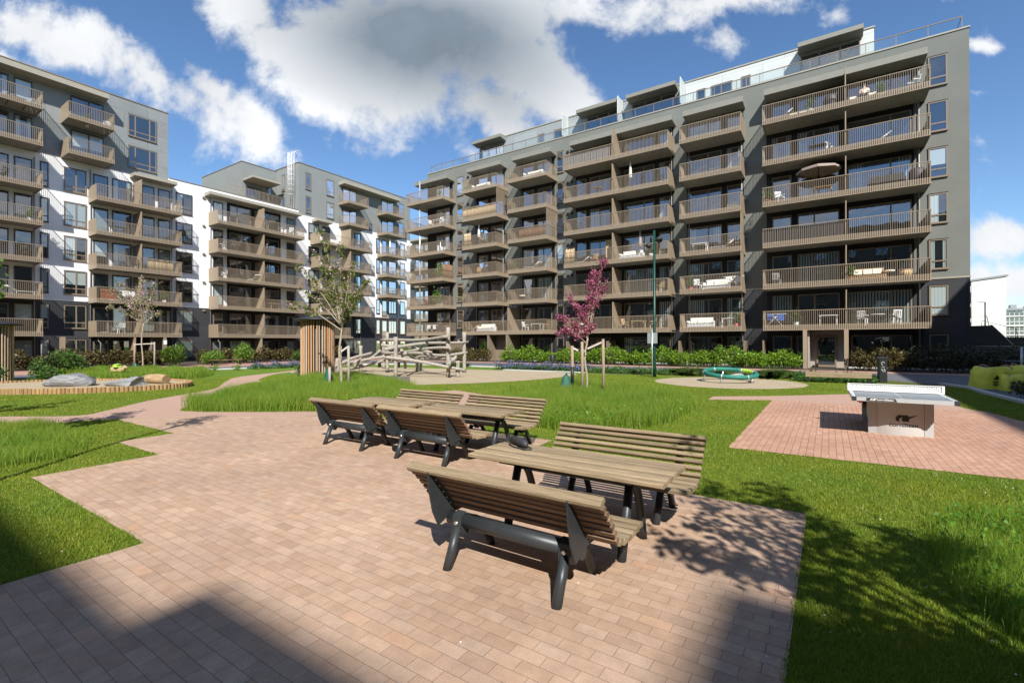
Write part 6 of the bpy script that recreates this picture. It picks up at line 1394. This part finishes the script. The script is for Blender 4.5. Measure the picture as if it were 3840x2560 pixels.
put('rack','R',-3.2,1.7,2,'blue_cloth','folding drying rack at the left end of the lowest wide balcony'); put('table','R',.0,1.5,2,'white','white low table with red toys on the lowest wide balcony, left half'); put('pot','R',-1.9,1.9,2,'white','white pot on the left half of the lowest wide balcony'); put('chair','R',1.9,1.5,2,'white','left white chair on the right half of the lowest wide balcony',160); put('chair','R',3.6,1.5,2,'white','right white chair on the right half of the lowest wide balcony',200); put('round','R',2.7,1.3,2,'white','white round table between two chairs on the lowest wide balcony')
# single bay left of it
put('lounger','R',-6.8,1.4,4,'cream','cream lounger on the third balcony of the single bay left of the widest'); put('bike','R',-6.1,1.6,4,'wicker','brown bicycle leaning on the third balcony of the single bay left of the widest',35); put('table','R',-8.4,1.4,4,'white','white table on the third balcony of the single bay left of the widest'); put('sofa','R',-7.2,1.2,3,'white','white sofa on the second lowest balcony of the single bay left of the widest'); put('chair','R',-8.6,1.4,3,'white','white chair on the second lowest balcony of that single bay',30); put('pot','R',-9.1,1.6,3,'pink','pink pot on the second lowest balcony of that single bay'); put('rack','R',-6.0,1.5,3,'white','drying rack with white laundry on the second lowest single-bay balcony'); put('sofa','R',-8.4,1.3,2,'white','white bench with coloured cushions on the lowest single-bay balcony',0); put('table','R',-6.3,1.3,2,'white','white table on the lowest single-bay balcony'); put('pot','R',-5.75,1.8,2,'pink','pink flowering pot at the right end of the lowest single-bay balcony')
# double bay
put(CLO(4.3,1.0),'R',-17.8,2.15,7,'plastic_g','grey fabric screen along the left half of the highest double balcony'); put('parasol','R',-14.0,1.6,6,'cream','closed cream parasol on the second highest double balcony'); put('round','R',-17.0,1.6,6,'wood_c','pale round table on the second highest double balcony'); put('chair','R',-11.6,1.4,6,'plastic_d','dark chair at the right end of the second highest double balcony',-20); put('bike','R',-18.6,1.5,5,'plastic_d','dark bicycle on the fourth double balcony')
put('cab','R',-15.95,1.0,4,'wood_c','pale wooden cabinet beside the partition on the third double balcony'); put('parasol','R',-13.2,1.5,4,'taupe','closed grey parasol on the third double balcony'); put('sofa','R',-14.0,1.3,4,'white','white low sofa with dark frame on the third double balcony'); put('chair','R',-17.4,1.4,4,'wicker','wicker armchair on the left half of the third double balcony'); put(RE(.9,1.5),'R',-19.6,1.9,4,'reed','short reed screen at the left end of the third double balcony'); put('lounger','R',-18.8,1.2,4,'plastic_g','grey lounger on the left half of the third double balcony'); put('pot','R',-12.2,1.8,4,'white','white pot at the right of the third double balcony')
put('chair','R',-11.5,1.6,3,'wicker','brown chair at the right end of the second lowest double balcony',-30); put('hang','R',-18.9,1.2,2,'wicker','wicker hanging chair at the left end of the lowest double balcony'); put('table','R',-13.4,1.4,2,'wood_c','wooden table on the right half of the lowest double balcony'); put('chair','R',-14.6,1.4,2,'wood_c','wooden chair left of the table on the lowest double balcony',70); put('chair','R',-12.2,1.4,2,'wood_c','wooden chair right of the table on the lowest double balcony',-70)
# two bays nearer the corner
put('sofa','R',-23.8,1.3,7,'white','white sofa on the highest balcony of the bay left of the double one'); put(RE(3.0,1.0),'R',-23.5,2.15,5,'reed_d','brown reed screen on the fourth balcony of the bay left of the double one'); put('lounger','R',-23.9,1.4,4,'cream','cream daybed on the third balcony of the bay left of the double one'); put('pot','R',-25.7,1.8,4,'terracotta','bushy potted plant on the third balcony of the bay left of the double one'); put('hang','R',-25.2,1.2,3,'plastic_d','dark hanging chair on the second lowest balcony of the bay left of the double one'); put('table','R',-23.4,1.4,2,'white','white table on the lowest joined balcony, right half'); put('chair','R',-24.7,1.5,2,'white','white rounded chair left of the table on the lowest joined balcony',80); put('chair','R',-22.4,1.5,2,'wood_c','pale wooden chair at the right end of the lowest joined balcony',-60)
put(RE(4.25,1.05),'R',-29.84,2.15,6,'reed','pale reed screen along the second highest balcony of the second bay from the corner'); put('parasol','R',-30.4,1.5,5,'white','closed white parasol on the fourth balcony of the second bay from the corner'); put(RE(.9,1.5),'R',-31.6,1.9,5,'reed','short pale reed panel at the left end of that fourth balcony'); put('sofa','R',-30.2,1.3,7,'white','white sofa on the highest balcony of the second bay from the corner'); put('sofa','R',-29.6,1.3,2,'white','white sofa with cushions on the lowest joined balcony, left half'); put('lounger','R',-31.4,1.3,2,'wood_c','orange wooden lounger at the left end of the lowest joined balcony'); put('chair','R',-30.6,1.3,4,'wicker','wicker chair on the third balcony of the second bay from the corner',20)
# corner bay
put('pot','R',-35.7,1.7,7,'concrete_l','spiky plant in a pale pot on the highest corner balcony'); put('table','R',-36.2,1.4,6,'white','white table on the second highest corner balcony'); put('chair','R',-37.4,1.4,6,'white','white chair left of the table on the second highest corner balcony',60); put('chair','R',-35.5,1.2,6,'white','white chair behind the table on the second highest corner balcony',180); put(RE(.03+1.6,1.6),'R',-34.95,1.25,4,'reed_d','brown reed screen turned sideways at the right end of the third corner balcony',90); put('plant','R',-35.9,1.4,4,'terracotta','green potted tree on the third corner balcony'); put('bike','R',-39.0,1.5,4,'plastic_d','dark bicycle at the left of the third corner balcony'); put('plant','R',-36.2,1.6,3,'terracotta','tall rubber plant on the second lowest corner balcony'); put('flamingo','R',-37.6,1.8,3,'pink','pink flamingo on the second lowest corner balcony'); put('bike','R',-39.0,1.5,2,'blue_cloth','blue bicycle on the lowest corner balcony'); put('rack','R',-37.2,1.4,2,'white','drying rack on the lowest corner balcony')
# left block
put('lounger','L',9.6,1.4,3,'cream','white sunbed on the second lowest balcony at the far left'); put('chair','L',8.6,1.4,6,'plastic_d','dark chair on the far left balcony below the grey tower',30); put('chair','L',9.8,1.5,4,'plastic_d','dark chair on the third balcony at the far left',-20); put('pot','L',10.1,1.6,5,'white','white pot at the right end of the far left fourth balcony')
put(RE(2.1,1.02),'L',18.85,1.95,4,'reed','pale reed mat hung on the third balcony left of the cherry'); put('chair','L',17.0,1.4,4,'plastic_d','dark chair left of the reed mat on the white block'); put(CLO(1.1,.95),'L',15.0,1.8,3,'rust','rust coloured cloth on the second lowest white-block balcony'); put('rack','L',16.6,1.4,3,'white','drying rack on the second lowest white-block balcony'); put('table','L',15.8,1.4,5,'plastic_d','dark table on the fourth white-block balcony'); put('chair','L',16.0,1.4,2,'white','white chair on the lowest white-block balcony behind the cherry'); put('pot','L',19.3,1.6,3,'white','white pots with flowers on the second lowest white-block balcony'); put('lounger','L',28.0,1.3,4,'cream','cream lounger on the third balcony of the longest white-block bay',90); put('chair','L',24.8,1.4,4,'white','white chair at the left end of that third balcony',40); put('chair','L',32.4,1.4,6,'white','white chair at the right end of the highest longest balcony',-30); put('round','L',31.4,1.4,6,'white','white round table at the right end of the highest longest balcony'); put('chair','L',24.6,1.4,5,'white','white chair at the left end of the fourth longest balcony',30); put('table','L',30.2,1.4,3,'wood_c','wooden table on the second lowest longest balcony'); put('bike','L',31.8,1.5,3,'plastic_d','dark bicycle on the second lowest longest balcony'); put('round','L',42.2,1.4,6,'white','white table on the top white balcony behind the young cherry crown'); put('chair','L',49.0,1.4,5,'white','white chair on the rightmost white-block balcony, fourth up'); put('parasol','L',47.6,1.5,6,'white','closed white parasol on the rightmost white-block balcony'); put('chair','L',15.0,1.4,8,'white','white chair on the top right balcony of the left grey tower',-20); put('pot','L',13.6,1.5,8,'concrete_l','pale pot on the top right balcony of the left grey tower'); put('table','L',9.3,1.4,8,'plastic_d','dark table on the top left balcony of the left grey tower'); put('chair','L',10.2,1.4,8,'white','white folding chair on the top left balcony of the left grey tower',25)
for nm in ('L',): pass
# a person sits on the highest wide balcony
ps = thing('person', 'seated person with brown hair and pale top behind the highest wide balcony railing', 'person', (2.05,YR-1.3,floor_z('R',7)), R(0))
def skinned(name, J, E, rad, mat, parent):
    me = bpy.data.meshes.new(name); me.from_pydata(J, E, []); me.materials.append(mat); o = link(bpy.data.objects.new(name, me), parent)
    sk = o.modifiers.new('skin','SKIN'); sk.use_smooth_shade = True; ss = o.modifiers.new('sub','SUBSURF'); ss.levels = 1; ss.render_levels = 1
    for i, v in enumerate(me.skin_vertices[0].data): v.radius = (rad[i], rad[i]); v.use_root = (i == 0)
    return o
J = [(0,0,.50),(0,.02,.72),(0,.02,.95),(0,0,1.06),(0,-.02,1.14),(0,-.03,1.24),(-.1,-.05,.5),(-.12,-.45,.5),(-.12,-.42,.06),(-.12,-.56,.04),(.1,-.05,.5),(.12,-.45,.5),(.12,-.42,.06),(.12,-.56,.04),(-.19,.02,.96),(-.25,-.02,.72),(-.16,-.25,.62),(-.1,-.33,.61),(.19,.02,.96),(.25,-.02,.72),(.16,-.25,.62),(.1,-.33,.61)]
E_ = [(0,1),(1,2),(2,3),(3,4),(4,5),(0,6),(6,7),(7,8),(8,9),(0,10),(10,11),(11,12),(12,13),(2,14),(14,15),(15,16),(16,17),(2,18),(18,19),(19,20),(20,21)]
skinned('body', J, E_, [.14,.13,.14,.06,.085,.085,.085,.065,.045,.04,.085,.065,.045,.04,.06,.042,.034,.03,.06,.042,.034,.03], M['skin'], ps)
skinned('shirt', [(0,0,.48),(0,.02,.72),(0,.02,.95),(-.2,.02,.95),(-.25,-.0,.78),(.2,.02,.95),(.25,0,.78)], [(0,1),(1,2),(2,3),(3,4),(2,5),(5,6)], [.165,.158,.16,.08,.06,.08,.06], M['cream'], ps)
skinned('trousers', [(0,0,.5),(-.1,-.05,.5),(-.12,-.45,.5),(-.12,-.42,.12),(.1,-.05,.5),(.12,-.45,.5),(.12,-.42,.12)], [(0,1),(1,2),(2,3),(0,4),(4,5),(5,6)], [.155,.1,.08,.065,.1,.08,.065], M['plastic_d'], ps)
obj('hair', MB().lathe([(0,.13),(.07,.11),(.105,.04),(.11,-.06),(.09,-.14),(.07,-.15)], (0,.015,1.23), 12), M['hair'], ps)
p_sofa(thing('garden_sofa', 'low sofa the seated person sits on behind the highest wide railing', 'sofa', (2.05,YR-1.15,floor_z('R',7)), 0), 'plastic_d')
